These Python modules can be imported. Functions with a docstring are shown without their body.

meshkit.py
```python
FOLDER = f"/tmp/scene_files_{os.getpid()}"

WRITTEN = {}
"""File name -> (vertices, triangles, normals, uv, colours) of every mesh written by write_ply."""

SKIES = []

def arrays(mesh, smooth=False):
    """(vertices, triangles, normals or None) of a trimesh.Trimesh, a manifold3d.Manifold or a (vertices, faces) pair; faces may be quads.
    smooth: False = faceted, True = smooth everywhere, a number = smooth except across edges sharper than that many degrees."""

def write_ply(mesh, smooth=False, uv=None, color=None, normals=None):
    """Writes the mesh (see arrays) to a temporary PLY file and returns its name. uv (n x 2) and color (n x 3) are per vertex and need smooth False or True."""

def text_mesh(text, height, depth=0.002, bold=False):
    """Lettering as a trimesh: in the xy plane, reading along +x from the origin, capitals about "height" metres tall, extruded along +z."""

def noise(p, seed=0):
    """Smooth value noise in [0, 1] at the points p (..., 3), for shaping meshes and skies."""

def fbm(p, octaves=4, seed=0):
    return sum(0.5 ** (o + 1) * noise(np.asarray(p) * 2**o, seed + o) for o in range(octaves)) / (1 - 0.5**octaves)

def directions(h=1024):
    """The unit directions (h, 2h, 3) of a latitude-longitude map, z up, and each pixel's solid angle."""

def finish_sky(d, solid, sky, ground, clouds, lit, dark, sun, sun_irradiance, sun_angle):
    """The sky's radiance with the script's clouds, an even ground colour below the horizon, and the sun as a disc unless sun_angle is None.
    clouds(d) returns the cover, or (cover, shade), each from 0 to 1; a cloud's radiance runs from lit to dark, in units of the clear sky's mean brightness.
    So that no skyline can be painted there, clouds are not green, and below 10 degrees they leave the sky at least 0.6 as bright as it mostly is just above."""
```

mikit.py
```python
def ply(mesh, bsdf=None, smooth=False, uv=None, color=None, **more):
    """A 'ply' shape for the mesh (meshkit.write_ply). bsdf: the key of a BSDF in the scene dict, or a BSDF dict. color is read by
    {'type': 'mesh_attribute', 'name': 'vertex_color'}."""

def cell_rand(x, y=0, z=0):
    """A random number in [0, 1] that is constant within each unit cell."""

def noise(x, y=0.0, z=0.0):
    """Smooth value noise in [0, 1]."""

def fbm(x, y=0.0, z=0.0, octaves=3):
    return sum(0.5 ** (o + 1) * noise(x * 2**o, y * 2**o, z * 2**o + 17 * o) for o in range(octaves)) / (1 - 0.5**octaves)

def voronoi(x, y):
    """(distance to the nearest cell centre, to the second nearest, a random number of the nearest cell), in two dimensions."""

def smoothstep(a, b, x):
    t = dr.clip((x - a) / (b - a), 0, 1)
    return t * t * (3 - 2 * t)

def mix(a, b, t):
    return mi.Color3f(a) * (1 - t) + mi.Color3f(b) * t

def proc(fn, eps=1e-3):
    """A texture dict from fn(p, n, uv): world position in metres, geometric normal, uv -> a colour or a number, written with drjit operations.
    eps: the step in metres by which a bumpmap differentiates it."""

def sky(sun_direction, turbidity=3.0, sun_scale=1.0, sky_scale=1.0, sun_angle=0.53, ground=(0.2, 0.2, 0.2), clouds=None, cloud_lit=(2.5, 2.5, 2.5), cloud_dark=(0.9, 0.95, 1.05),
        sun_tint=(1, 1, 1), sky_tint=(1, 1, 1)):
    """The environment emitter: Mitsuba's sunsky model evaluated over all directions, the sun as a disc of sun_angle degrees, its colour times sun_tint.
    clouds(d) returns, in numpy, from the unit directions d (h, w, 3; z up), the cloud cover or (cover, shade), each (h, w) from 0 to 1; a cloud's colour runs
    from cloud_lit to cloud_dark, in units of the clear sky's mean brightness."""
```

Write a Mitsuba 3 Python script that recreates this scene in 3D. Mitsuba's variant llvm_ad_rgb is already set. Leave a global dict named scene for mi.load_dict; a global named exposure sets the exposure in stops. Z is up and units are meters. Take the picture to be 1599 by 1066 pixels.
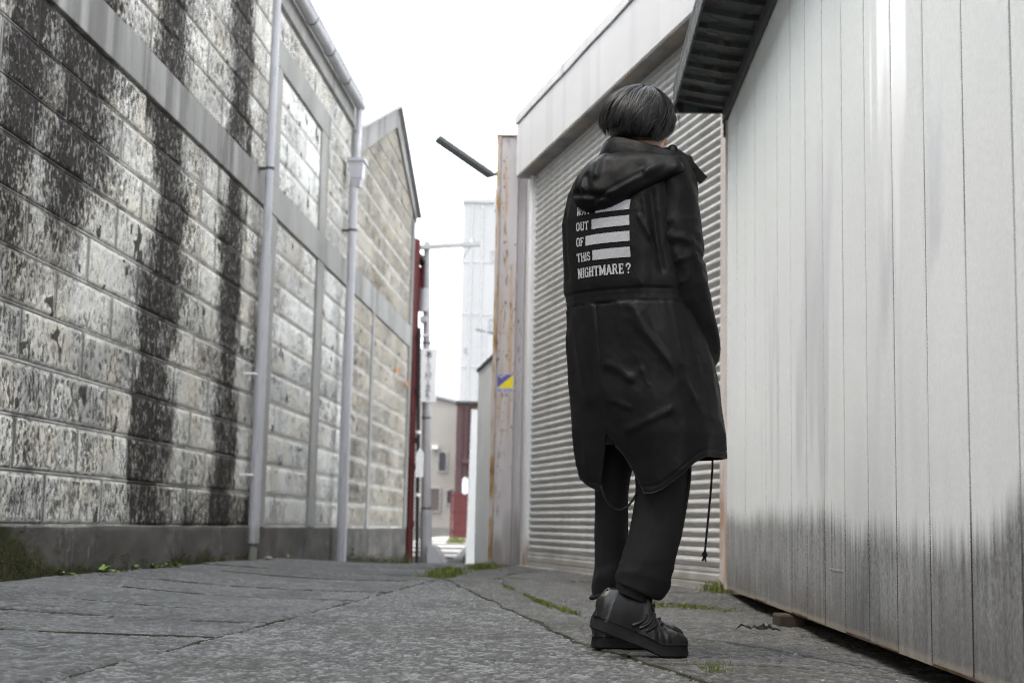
import math
import numpy as np
import trimesh
import manifold3d as m3
import drjit as dr
import mitsuba as mi
import mikit
import meshkit
from shapely.geometry import Polygon, LineString, MultiPolygon, box as sbox, Point
from shapely.ops import unary_union
from shapely import affinity

T = mi.ScalarTransform4f
scene, labels = {}, {}
RNG = np.random.default_rng(7)

# ---------------------------------------------------------------- camera, sky, exposure
PITCH, ROLL = math.atan(287 / 2221), math.atan(0.0215)
_f = np.array([0, math.cos(PITCH), math.sin(PITCH)])
_u = np.array([0, -math.sin(PITCH), math.cos(PITCH)])
_up = math.cos(ROLL) * _u - math.sin(ROLL) * np.array([1.0, 0, 0])
EYE = np.array([0, 0, 0.40])
scene['camera'] = {'type': 'thinlens', 'fov': 2 * math.degrees(math.atan(799.5 / 2221)), 'fov_axis': 'x',
                   'to_world': T().look_at(origin=EYE.tolist(), target=(EYE + _f).tolist(), up=_up.tolist()),
                   'aperture_radius': 0.0056, 'focus_distance': 4.5, 'near_clip': 0.05, 'far_clip': 2000.0}
scene['sky'] = mikit.sky((-0.45, -0.25, 0.86), turbidity=4, sun_scale=0.12, sun_angle=25, clouds=lambda d: 1.0,
                         cloud_lit=(2.30, 2.40, 2.50), sun_tint=(0.95, 1.0, 1.06), cloud_dark=(1, 1, 1), ground=(0.2, 0.2, 0.2))
exposure = 3.45

# ---------------------------------------------------------------- helpers
def key_for(name, parent=None):
    base = f'{parent}__{name}' if parent else name
    k, n = base, 0
    while k in scene or k in PLACES:
        n += 1
        k = f'{base}_{n:03d}'
    return k

PLACES = set()

def thing(name, label, category, group=None):
    k = key_for(name)
    PLACES.add(k)
    labels[k] = {'label': label, 'category': category}
    if group: labels[k]['group'] = group
    return k

def add(name, mesh, bsdf, parent=None, smooth=False, uv=None, label=None, kind=None, category=None, group=None):
    if isinstance(mesh, list):
        mesh = cat(*mesh)
    k = key_for(name, parent)
    scene[k] = mikit.ply(mesh, bsdf, smooth=smooth, uv=uv)
    lab = {}
    if label: lab['label'] = label
    if kind: lab['kind'] = kind
    if category: lab['category'] = category
    if group: lab['group'] = group
    if lab: labels[k] = lab
    return k

def vf(m):
    if isinstance(m, trimesh.Trimesh): return np.asarray(m.vertices), np.asarray(m.faces)
    if hasattr(m, 'to_mesh'):
        q = m.to_mesh(); return np.asarray(q.vert_properties[:, :3], float), np.asarray(q.tri_verts)
    v, f = np.asarray(m[0], float), np.asarray(m[1], int)
    if f.shape[1] == 4: f = np.vstack([f[:, [0, 1, 2]], f[:, [0, 2, 3]]])
    return v, f

def cat(*ms):
    V, F, n = [], [], 0
    for m in ms:
        v, f = vf(m); V.append(v); F.append(f + n); n += len(v)
    return np.vstack(V), np.vstack(F)

BOXF = np.array([[0, 2, 3, 1], [4, 5, 7, 6], [0, 1, 5, 4], [2, 6, 7, 3], [0, 4, 6, 2], [1, 3, 7, 5]])

def bx(x0, x1, y0, y1, z0, z1, fr=None, c=0.0):
    """Box (chamfered by c when c > 0), its corners mapped through frame fr(a, b, z)."""
    if c > 0:
        pts = []
        for sx in (0, 1):
            for sy in (0, 1):
                for sz in (0, 1):
                    X, Y, Z = (x1 if sx else x0), (y1 if sy else y0), (z1 if sz else z0)
                    ex, ey, ez = (-c if sx else c), (-c if sy else c), (-c if sz else c)
                    pts += [(X, Y + ey, Z + ez), (X + ex, Y, Z + ez), (X + ex, Y + ey, Z)]
        v, f = vf(m3.Manifold.hull_points(np.array(pts, float)))
    else:
        v = np.array([(x, y, z) for x in (x0, x1) for y in (y0, y1) for z in (z0, z1)], float)
        f = np.vstack([BOXF[:, [0, 1, 2]], BOXF[:, [0, 2, 3]]])
    if fr is not None: v = fr(v)
    return v, f

def frame(a, b, sign):
    """Wall frame: plane X = a + b*s with s = Y; (s, d, z) with d outwards; sign +1 faces +X."""
    n = np.array([1.0, -b]) * sign / math.hypot(1, b)
    def fr(v):
        v = np.asarray(v, float)
        return np.stack([a + b * v[..., 0] + n[0] * v[..., 1], v[..., 0] + n[1] * v[..., 1], v[..., 2]], -1)
    return fr

LW = frame(-3.1, 0.061, 1)        # left stone wall (s = Y)
GW = frame(3.719, -0.248, -1)     # shutter plane
SW = frame(1.042, 0.035, -1)      # white shed wall

def fixw(m):
    """Make the triangles wind outwards (a mirrored frame flips them)."""
    v, f = vf(m)
    if trimesh.Trimesh(v, f, process=False).volume < 0: f = f[:, ::-1]
    return v, f

def fb(fr, s0, s1, d0, d1, z0, z1, c=0.0):
    return fixw(bx(s0, s1, d0, d1, z0, z1, fr, c))

def grid(nu, nv, cu=False, cv=False):
    i, j = np.meshgrid(np.arange(nu if cu else nu - 1), np.arange(nv if cv else nv - 1), indexing='ij')
    a = i * nv + j; b = ((i + 1) % nu) * nv + j; c = ((i + 1) % nu) * nv + (j + 1) % nv; d = i * nv + (j + 1) % nv
    q = np.stack([a, b, c, d], -1).reshape(-1, 4)
    return np.vstack([q[:, [0, 1, 2]], q[:, [0, 2, 3]]])

def loft(rings, caps=True):
    """rings (n, m, 3), each a closed loop."""
    R = np.asarray(rings, float); n, m, _ = R.shape
    v, f = R.reshape(-1, 3), grid(n, m, False, True)
    if caps:
        v = np.vstack([v, R[0].mean(0), R[-1].mean(0)])
        i = np.arange(m)
        f = np.vstack([f, np.stack([i, i * 0 + n * m, (i + 1) % m], 1)[:, [0, 1, 2]], np.stack([(n - 1) * m + i, (n - 1) * m + (i + 1) % m, i * 0 + n * m + 1], 1)])
    return fixw((v, f))

def spline(pts, n):
    from scipy.interpolate import CubicSpline, PchipInterpolator
    p = np.asarray(pts, float)
    t = np.r_[0, np.cumsum(np.linalg.norm(np.diff(p[:, :3], axis=0), axis=1))]
    return CubicSpline(t, p)(np.linspace(0, t[-1], n)) if len(p) > 2 else np.stack([np.interp(np.linspace(0, t[-1], n), t, p[:, k]) for k in range(p.shape[1])], 1)

def tube(path, rad, m=10, caps=True):
    P = np.asarray(path, float); n = len(P)
    rad = np.broadcast_to(rad, (n,)).astype(float)
    t = np.gradient(P, axis=0); t /= np.linalg.norm(t, axis=1, keepdims=True) + 1e-12
    up = np.array([0, 0, 1.0]) if abs(t[0, 2]) < 0.9 else np.array([1.0, 0, 0])
    a = np.cross(t[0], up); a /= np.linalg.norm(a)
    rings = []
    for k in range(n):
        a = a - t[k] * (a @ t[k]); a /= np.linalg.norm(a)
        b = np.cross(t[k], a)
        an = np.arange(m) * 2 * np.pi / m
        rings.append(P[k] + rad[k] * (np.cos(an)[:, None] * a + np.sin(an)[:, None] * b))
    return loft(rings, caps)

def extrude(poly, d):
    geoms = list(poly.geoms) if hasattr(poly, 'geoms') else [poly]
    return cat(*[trimesh.creation.extrude_polygon(g, d, engine='earcut') for g in geoms if g.area > 1e-9])

def nz(x, y=0, z=0, seed=0):
    x, y, z = np.broadcast_arrays(np.asarray(x, float), y, z)
    return meshkit.noise(np.stack([x, y, z], -1), seed)

def sst(a, b, x):
    t = np.clip((np.asarray(x, float) - a) / (b - a), 0, 1); return t * t * (3 - 2 * t)

def gz_base(x, y):
    """Ground height: level alley that drops away past the garage."""
    x, y = np.asarray(x, float), np.asarray(y, float)
    z = 0.055 * sst(-1.2, -2.6, x) * sst(4.0, 7.0, y)
    z = z * (1 - sst(13, 17, y)) - 0.25 * sst(13.5, 23, y) + 0.2 * sst(26, 40, y)
    z = z + 0.006 * (nz(x * 0.9, y * 0.9, 0, 3) - 0.5)
    return z - 0.035 * sst(0.75, 1.3, x) * (1 - sst(7.5, 9.2, y))
gz = gz_base

# ---------------------------------------------------------------- materials
ns, fbm, sm, mix, vor = mikit.noise, mikit.fbm, mikit.smoothstep, mikit.mix, mikit.voronoi
P = mikit.proc

def mat(name, color, rough=0.8, metallic=0.0, spec=0.3, bump=None, bscale=1.0, eps=1e-3, **kw):
    col = P(color) if callable(color) else {'type': 'rgb', 'value': list(color)}
    rg = P(rough) if callable(rough) else float(rough)
    b = {'type': 'principled', 'base_color': col, 'roughness': rg, 'metallic': metallic, 'specular': spec, **kw}
    if bump is not None:
        b = {'type': 'bumpmap', 'arbitrary': P(bump, eps), 'scale': bscale, 'bsdf': b}
    scene[name] = {'type': 'twosided', 'bsdf': b}
    return name

def band(x, c, w):
    return dr.exp(-dr.square((x - c) / w))

def stain_mask(s, z):
    """Rain-run black algae streaks on the stone wall, at places along it (s) that hold all the way up."""
    w = (ns(s * 0.9, z * 0.8, 3.0) - 0.5) * 0.30 + (ns(s * 4.0, z * 3.4, 9.0) - 0.5) * 0.30 + (fbm(s * 24, z * 11, 2.0, 2) - 0.5) * 0.26
    q = s + w
    m = 1.1 * sm(0.72, 0.16, dr.abs(q - 9.95)) + 1.05 * sm(0.62, 0.08, dr.abs(q - 11.75))
    m += 0.75 * sm(0.40, 0.02, dr.abs(q - 12.75)) * sm(3.6, 2.6, z) + 0.9 * sm(0.55, 0.0, dr.abs(q - 7.35)) * sm(1.0, 2.0, z)
    m += 0.75 * sm(0.75, 0.0, dr.abs(q - 8.55)) * sm(1.9, 2.7, z) + 0.60 * sm(0.5, 0.0, dr.abs(q - 8.05)) * sm(1.2, 2.0, z) + 0.5 * sm(0.4, 0.0, dr.abs(q - 7.75)) * sm(1.6, 1.0, z)
    m += 0.5 * sm(0.6, 0.05, dr.abs(q - 6.5)) + 0.30 * sm(1.6, 2.8, z) * sm(9.6, 8.4, s) + 0.45 * sm(0.45, 0.0, dr.abs(q - 10.8)) * sm(1.3, 0.7, z)
    m += 0.70 * sm(0.85, 0.40, z + 0.35 * ns(s * 2.0, z)) * sm(10.0, 11.2, s) * sm(13.2, 12.9, s)
    return dr.clip(m * (0.62 + 0.62 * fbm(s * 2.2, z * 1.8, 5.0, 3)), 0, 1.1)

def stone_color(base, stain, pit):
    def fn(p, n, uv):
        s, z = p.y, p.z
        mar = sm(1.15, 1.75, uv.x)                 # drafted margin round the tooled face
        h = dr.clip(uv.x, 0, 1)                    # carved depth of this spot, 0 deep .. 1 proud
        t = s + 0.14 * z + 0.03 * ns(s * 1.3, z * 4.0, 1.0)
        cut = ns(t * 60, z * 30, uv.y * 50) * 0.55 + ns(t * 120, z * 64, 3.0) * 0.45
        fine = fbm(s * 150, z * 130, 2.0, 2)
        tone = 0.70 + 0.42 * fbm(s * 1.6, z * 2.3, 2.0, 3) + 0.26 * (uv.y - 0.5)
        c = mi.Color3f(*base) * tone * (0.62 + 0.40 * fine + 0.46 * cut)
        c = c * mix((1, 1, 1), (1.0, 0.965, 0.905), sm(0.5, 0.85, ns(s * 3.1, z * 3.7, 8.0)))
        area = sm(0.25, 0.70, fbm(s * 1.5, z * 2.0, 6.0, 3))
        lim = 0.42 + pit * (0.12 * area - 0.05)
        pit_dirt_shade = sm(lim + 0.12, lim - 0.11, 0.62 * cut + 0.38 * h) * (0.60 + 0.40 * area)  # pits blackened: weathering, plus relief shade of the tooling put into the colour
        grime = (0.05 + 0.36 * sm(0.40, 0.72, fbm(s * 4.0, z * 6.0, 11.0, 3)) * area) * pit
        d = dr.maximum(pit_dirt_shade * 0.82, grime)
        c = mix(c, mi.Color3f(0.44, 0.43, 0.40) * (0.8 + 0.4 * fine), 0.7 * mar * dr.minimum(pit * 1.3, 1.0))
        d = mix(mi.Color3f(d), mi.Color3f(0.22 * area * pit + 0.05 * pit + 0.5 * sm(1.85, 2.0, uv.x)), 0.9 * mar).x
        st = sm(0.08, 0.98, stain_mask(s, z) + 0.36 * (0.5 - cut) * (1 - mar) + 0.25 * (0.5 - fine)) * stain
        d = d + (1 - d) * dr.clip(st * 1.05 * (1.0 - 0.30 * sm(0.50, 0.75, cut) * (1 - mar)), 0, 0.965)
        hole = sm(0.82, 0.86, ns(s * 9.0, z * 7.0, 12.0)) * sm(0.5, 0.62, ns(s * 31, z * 15, 13.0)) * 0.9
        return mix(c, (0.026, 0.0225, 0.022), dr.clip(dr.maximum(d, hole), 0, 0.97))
    return fn

def stone_bump(p, n, uv):
    t = p.y + 0.14 * p.z
    return ns(t * 60, p.z * 30, uv.y * 50) * 0.55 + ns(t * 120, p.z * 64, 3.0) * 0.45 + 0.2 * fbm(p.y * 150, p.z * 130, 2.0, 2)

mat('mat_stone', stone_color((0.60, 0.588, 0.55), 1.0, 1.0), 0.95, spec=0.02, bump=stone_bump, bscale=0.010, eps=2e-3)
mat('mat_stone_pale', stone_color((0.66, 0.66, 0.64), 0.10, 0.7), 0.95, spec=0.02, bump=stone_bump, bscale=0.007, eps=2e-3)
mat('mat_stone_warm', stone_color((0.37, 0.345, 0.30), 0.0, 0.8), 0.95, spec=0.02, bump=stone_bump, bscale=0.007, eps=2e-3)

def mortar_color(p, n, uv):
    s, z = p.y, p.z
    c = mi.Color3f(0.47, 0.46, 0.435) * (0.65 + 0.55 * fbm(s * 14, z * 20, 0.0, 3))
    return mix(c, (0.03, 0.028, 0.028), dr.clip(0.85 * stain_mask(s, z) * sm(13.2, 13.0, s) + 0.35 * sm(0.5, 0.75, ns(s * 5, z * 30, 2.0)), 0, 0.95))
mat('mat_mortar', mortar_color, 0.95, spec=0.1, bump=lambda p, n, uv: fbm(p.y * 60, p.z * 60, 0.0, 2), bscale=0.004)

def beam_color(p, n, uv):
    s, z = p.y, p.z
    c = mi.Color3f(0.265, 0.262, 0.25) * (0.72 + 0.5 * fbm(s * 2.2, z * 1.2, 1.0, 3)) * (0.9 + 0.2 * ns(s * 40, z * 6, 0.0))
    run = sm(0.55, 0.8, ns(s * 4.2, 3.0, 1.0)) * (0.5 + 0.5 * sm(0.3, 0.7, ns(s * 26, z * 1.0, 2.0)))
    st = dr.clip(stain_mask(s, z) * sm(0.1, 0.7, ns(s * 9, z * 0.6, 4.0)) * 0.55 * sm(13.4, 13.0, s) + run * 0.5, 0, 0.85)
    return mix(c, (0.07, 0.063, 0.062), st)
mat('mat_beam', beam_color, 0.85, spec=0.25, bump=lambda p, n, uv: fbm(p.y * 50, p.z * 30, 0.0, 3), bscale=0.002)

def plinth_color(p, n, uv):
    s, z = p.y, p.z
    c = mi.Color3f(0.080, 0.075, 0.069) * (0.45 + 1.1 * fbm(s * 3.2, z * 5.5, 1.0, 4))
    run = sm(0.55, 0.85, ns(s * 5.0 + 0.6 * ns(s * 9, z * 7, 1.0), z * 1.6, 3.0)) * sm(0.42, 0.85, fbm(s * 34, z * 12, 6.0, 3))
    c = mix(c, (0.24, 0.235, 0.225), 0.5 * run)
    c = mix(c, (0.26, 0.255, 0.24), 0.55 * sm(0.30, 0.36, z) * ns(s * 6, 0.0, 2.0))
    g = fbm(s * 5.0, z * 7.0, 7.0, 4)
    lim = 0.10 + 0.34 * sm(8.6, 7.2, s) + 0.10 * sm(0.4, 0.8, ns(s * 1.7, 1.0, 1.0))
    moss = sm(0.0, 0.12, lim * (0.45 + 1.1 * g) - z) * sm(13.4, 12.8, s)
    moss = dr.maximum(moss, 0.5 * sm(17.5, 17.9, s) * sm(0.10, 0.0, z + 0.2 - 0.1 * g))
    mc = mix((0.017, 0.019, 0.008), (0.050, 0.050, 0.013), ns(s * 60, z * 40, 2.0) * ns(s * 7, z * 6, 3.0) * 1.6)
    return mix(c, mc, 0.92 * moss)
mat('mat_plinth', plinth_color, 0.9, spec=0.2, bump=lambda p, n, uv: fbm(p.y * 45, p.z * 45, 0.0, 3), bscale=0.006)

def pvc_color(p, n, uv):
    c = mi.Color3f(0.44, 0.438, 0.468) * (0.9 + 0.18 * fbm(p.y * 6, p.z * 2.0, p.x * 6, 3))
    sc = sm(0.72, 0.8, ns(p.y * 30, p.z * 7.0, p.x * 30))
    c = mix(c, (0.30, 0.30, 0.32), 0.5 * sc)
    return mix(c, (0.10, 0.105, 0.055), 0.75 * sm(0.42, 0.12, p.z + 0.3 * (ns(p.y * 14, p.z * 9, p.x * 14) - 0.5)) * sm(15, 14.5, p.y))
mat('mat_pvc', pvc_color, 0.45, spec=0.4)
mat('mat_dark_metal', lambda p, n, uv: mi.Color3f(0.055, 0.058, 0.06) * (0.7 + 0.6 * fbm(p.x * 9, p.y * 9, p.z * 9, 2)), 0.6, spec=0.4)
mat('mat_galv', lambda p, n, uv: mi.Color3f(0.40, 0.40, 0.41) * (0.8 + 0.35 * fbm(p.x * 4, p.y * 4, p.z * 4, 3)), 0.5, metallic=0.3, spec=0.4)
mat('mat_roof', lambda p, n, uv: mi.Color3f(0.28, 0.28, 0.29) * (0.8 + 0.4 * ns(p.x * 3, p.y * 3, p.z * 3)), 0.6)

def ground_color(base, patch_s, green, moss_lim, pale):
    def fn(p, n, uv):
        x, y = p.x, p.y
        h = uv.x
        grain = fbm(x * 70, y * 70, 3.0, 2)
        patch = fbm(x * patch_s, y * patch_s * 0.7, 1.0 + pale, 4)
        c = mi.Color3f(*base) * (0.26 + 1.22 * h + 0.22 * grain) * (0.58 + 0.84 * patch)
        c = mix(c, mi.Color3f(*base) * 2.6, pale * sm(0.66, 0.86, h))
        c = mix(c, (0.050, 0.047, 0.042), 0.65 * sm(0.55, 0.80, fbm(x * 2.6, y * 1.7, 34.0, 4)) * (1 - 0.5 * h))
        g = sm(moss_lim, moss_lim + 0.22, fbm(x * 2.4, y * 2.4, 9.0, 4)) * sm(0.55, 0.25, h)
        return mix(c, (0.070, 0.074, 0.030), green * g)
    return fn
def ground_bump(p, n, uv):
    return fbm(p.x * 110, p.y * 110, 0.0, 3)
mat('mat_asphalt', ground_color((0.084, 0.084, 0.084), 0.9, 0.25, 0.62, 0.6), 0.85, spec=0.35, bump=ground_bump, bscale=0.003, eps=2e-3)
mat('mat_slab', ground_color((0.080, 0.0805, 0.081), 1.3, 0.55, 0.55, 0.35), 0.85, spec=0.35, bump=ground_bump, bscale=0.003, eps=2e-3)
mat('mat_apron', ground_color((0.074, 0.0725, 0.071), 1.7, 0.45, 0.60, 0.35), 0.85, spec=0.35, bump=ground_bump, bscale=0.0035, eps=2e-3)
mat('mat_soil', lambda p, n, uv: mix((0.028, 0.026, 0.022), (0.055, 0.058, 0.02), ns(p.x * 9, p.y * 9, 1.0)), 0.95)
mat('mat_far_path', lambda p, n, uv: mi.Color3f(0.33, 0.32, 0.31) * (0.75 + 0.5 * fbm(p.x * 3, p.y * 3, 0.0, 3)), 0.9)

# shed siding: embossed sheet, matt old paint, glossier roller patches, black algae foot with rust at the hem
def roller(s, z):
    """Fresh white paint rolled over one stretch of the panels, ragged at its edges."""
    j = (ns(s * 14.0, z * 1.6, 1.0) - 0.5)
    a = sm(0.0, 0.05, 0.26 + 0.22 * j - dr.abs(s - 4.42)) * sm(1.35, 1.75, z + 0.9 * j)
    b = sm(0.0, 0.03, 0.05 + 0.10 * j - dr.abs(s - 5.62)) * sm(1.35, 1.6, z + 0.6 * j) * sm(2.2, 1.9, z + 0.5 * j)
    return dr.clip(a + b, 0, 1)

def smear(s, z):
    """Bluish darker patches, glossier than the sheet around them."""
    j = (ns(s * 9.0, z * 1.2, 1.0) - 0.5)
    b = sm(0.0, 0.30, 0.50 + 0.5 * j - dr.abs(s - 5.75 + 0.35 * (z - 1.4))) * sm(0.60, 1.0, z + 1.0 * j) * sm(2.1, 1.3, z + 0.5 * j)
    c = sm(0.0, 0.18, 0.16 + 0.3 * j - dr.abs(s - 3.95 - 0.12 * (z - 1.5))) * sm(1.15, 1.35, z + 0.6 * j) * sm(1.9, 1.6, z + 0.6 * j)
    d = sm(0.0, 0.2, 0.16 + 0.3 * j - dr.abs(s - 4.5)) * sm(0.8, 1.2, z + j) * sm(1.6, 1.2, z + 0.4 * j)
    e = sm(0.0, 0.4, 0.35 + 0.7 * j - dr.abs(s - 7.0)) * sm(0.7, 1.0, z + j) * sm(1.9, 1.3, z + j) * 0.7
    return dr.clip((b + c + d + e) * (0.5 + 0.7 * fbm(s * 9, z * 3.0, 4.0, 3)), 0, 1)

def shed_color(p, n, uv):
    s, z = p.y, p.z
    c = mi.Color3f(0.735, 0.755, 0.772) * (0.93 + 0.10 * fbm(s * 1.5, z * 0.7, 1.0, 3))
    c = c * mix((1, 1, 1), (0.985, 1.0, 0.965), sm(1.2, 2.6, z))
    c = c * (0.94 + 0.12 * fbm(s * 120, z * 110, 3.0, 2))
    c = mix(c, (0.86, 0.865, 0.87), 0.75 * roller(s, z))
    c = mix(c, (0.47, 0.475, 0.53), 0.55 * smear(s, z))
    top = 0.415 + 0.075 * sm(4.9, 5.9, s) + 0.07 * sm(3.5, 3.2, s) + 0.05 * (ns(s * 3.0, 1.0, 2.0) - 0.5)
    run = ns(s * 34, z * 1.1, 2.0) * 0.55 + ns(s * 90, z * 2.5, 5.0) * 0.35
    e = sm(-0.05, 0.10, top - z + 0.10 * (run - 0.42))
    speck = fbm(s * 130, z * 95, p.x * 20, 2)
    g = e * (0.86 + 0.12 * sm(0.3, 0.65, run) * sm(0.15, 0.45, z)) * (0.80 + 0.40 * (speck - 0.5) + 0.10 * (ns(s * 5, z * 6, 3.0) - 0.5))
    c = mix(c, (0.056, 0.055, 0.055), dr.clip(g * (0.88 + 0.24 * ns(s * 42, z * 3.0, 12.0)) + e * 0.08 * sm(5.0, 3.2, s), 0, 0.96))
    c = mix(c, (0.33, 0.33, 0.34), 0.22 * sm(1.15, 0.40, z + 0.5 * (ns(s * 2.4, z * 0.8, 21.0) - 0.5)) * (0.3 + 0.7 * ns(s * 12, z * 0.9, 22.0)))
    rust = sm(0.17, 0.05, z + 0.09 * (ns(s * 5.0, z * 8, 4.0) - 0.5)) * (0.45 + 0.55 * ns(s * 17, z * 20, 7.0)) * sm(0.25, 0.55, ns(s * 1.3, 2.0, 8.0) + 0.1)
    c = mix(c, (0.17, 0.125, 0.095), 0.45 * rust)
    c = mix(c, (0.040, 0.037, 0.034), 0.55 * sm(0.34, 0.08, z + 0.16 * (ns(s * 6.0, z * 3.0, 31.0) - 0.5)) * (0.55 + 0.45 * ns(s * 30, z * 5.0, 32.0)))
    rim = sm(0.075, 0.055, z) * 0.8
    return mix(c, (0.36, 0.30, 0.23), rim * 0.5)

def shed_rough(p, n, uv):
    return 0.52 - 0.27 * dr.maximum(smear(p.y, p.z), 0.9 * roller(p.y, p.z))
mat('mat_shed', shed_color, shed_rough, spec=0.45, bump=lambda p, n, uv: fbm(p.y * 150, p.z * 150, 0.0, 2), bscale=0.0012, eps=2e-3)

def eave_color(p, n, uv):
    c = mi.Color3f(0.034, 0.042, 0.043) * (0.6 + 0.9 * fbm(p.x * 9, p.y * 7, p.z * 9, 3))
    c = mix(c, (0.085, 0.10, 0.10), 0.6 * sm(0.52, 0.64, fbm(p.x * 7, p.y * 5, 3.0, 4)))
    return mix(c, (0.020, 0.016, 0.013), 0.9 * sm(0.50, 0.58, fbm(p.x * 9, p.y * 13, 8.0, 4)))
mat('mat_eave', eave_color, 0.6, spec=0.4)

def shutter_color(p, n, uv):
    c = mi.Color3f(0.47, 0.467, 0.46) * (0.85 + 0.22 * fbm(p.y * 1.5, p.z * 3.0, 1.0, 3)) * (0.93 + 0.14 * ns(p.y * 3.0, p.z * 15.0, 2.0))
    run = sm(0.6, 0.85, ns(p.y * 13, p.z * 0.6, 4.0))
    c = mix(c, (0.30, 0.285, 0.26), 0.30 * run)
    return mix(c, (0.22, 0.20, 0.175), 0.6 * sm(0.20, 0.04, p.z + 0.12 * (ns(p.y * 7, p.z * 9, 1.0) - 0.5)))
mat('mat_shutter', shutter_color, 0.42, metallic=0.0, spec=0.5)

def fascia_color(p, n, uv):
    c = mi.Color3f(0.56, 0.555, 0.562) * (0.86 + 0.2 * fbm(p.y * 1.2, p.z * 1.6, 2.0, 3))
    run = sm(0.55, 0.9, ns(p.y * 7, p.z * 0.5, 4.0)) * 0.4
    return mix(c, (0.44, 0.43, 0.45), run)
mat('mat_fascia', fascia_color, 0.55, spec=0.4)
def soffit_color(p, n, uv):
    c = mi.Color3f(0.20, 0.19, 0.185) * (0.6 + 0.8 * fbm(p.x * 5, p.y * 5, 2.0, 3))
    return mix(c, (0.25, 0.20, 0.15), 0.55 * sm(0.5, 0.75, ns(p.x * 6, p.y * 4.2, 5.0)))
mat('mat_soffit', soffit_color, 0.8)

def rust_streak(y, x, z, starts, amt):
    return 0

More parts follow.
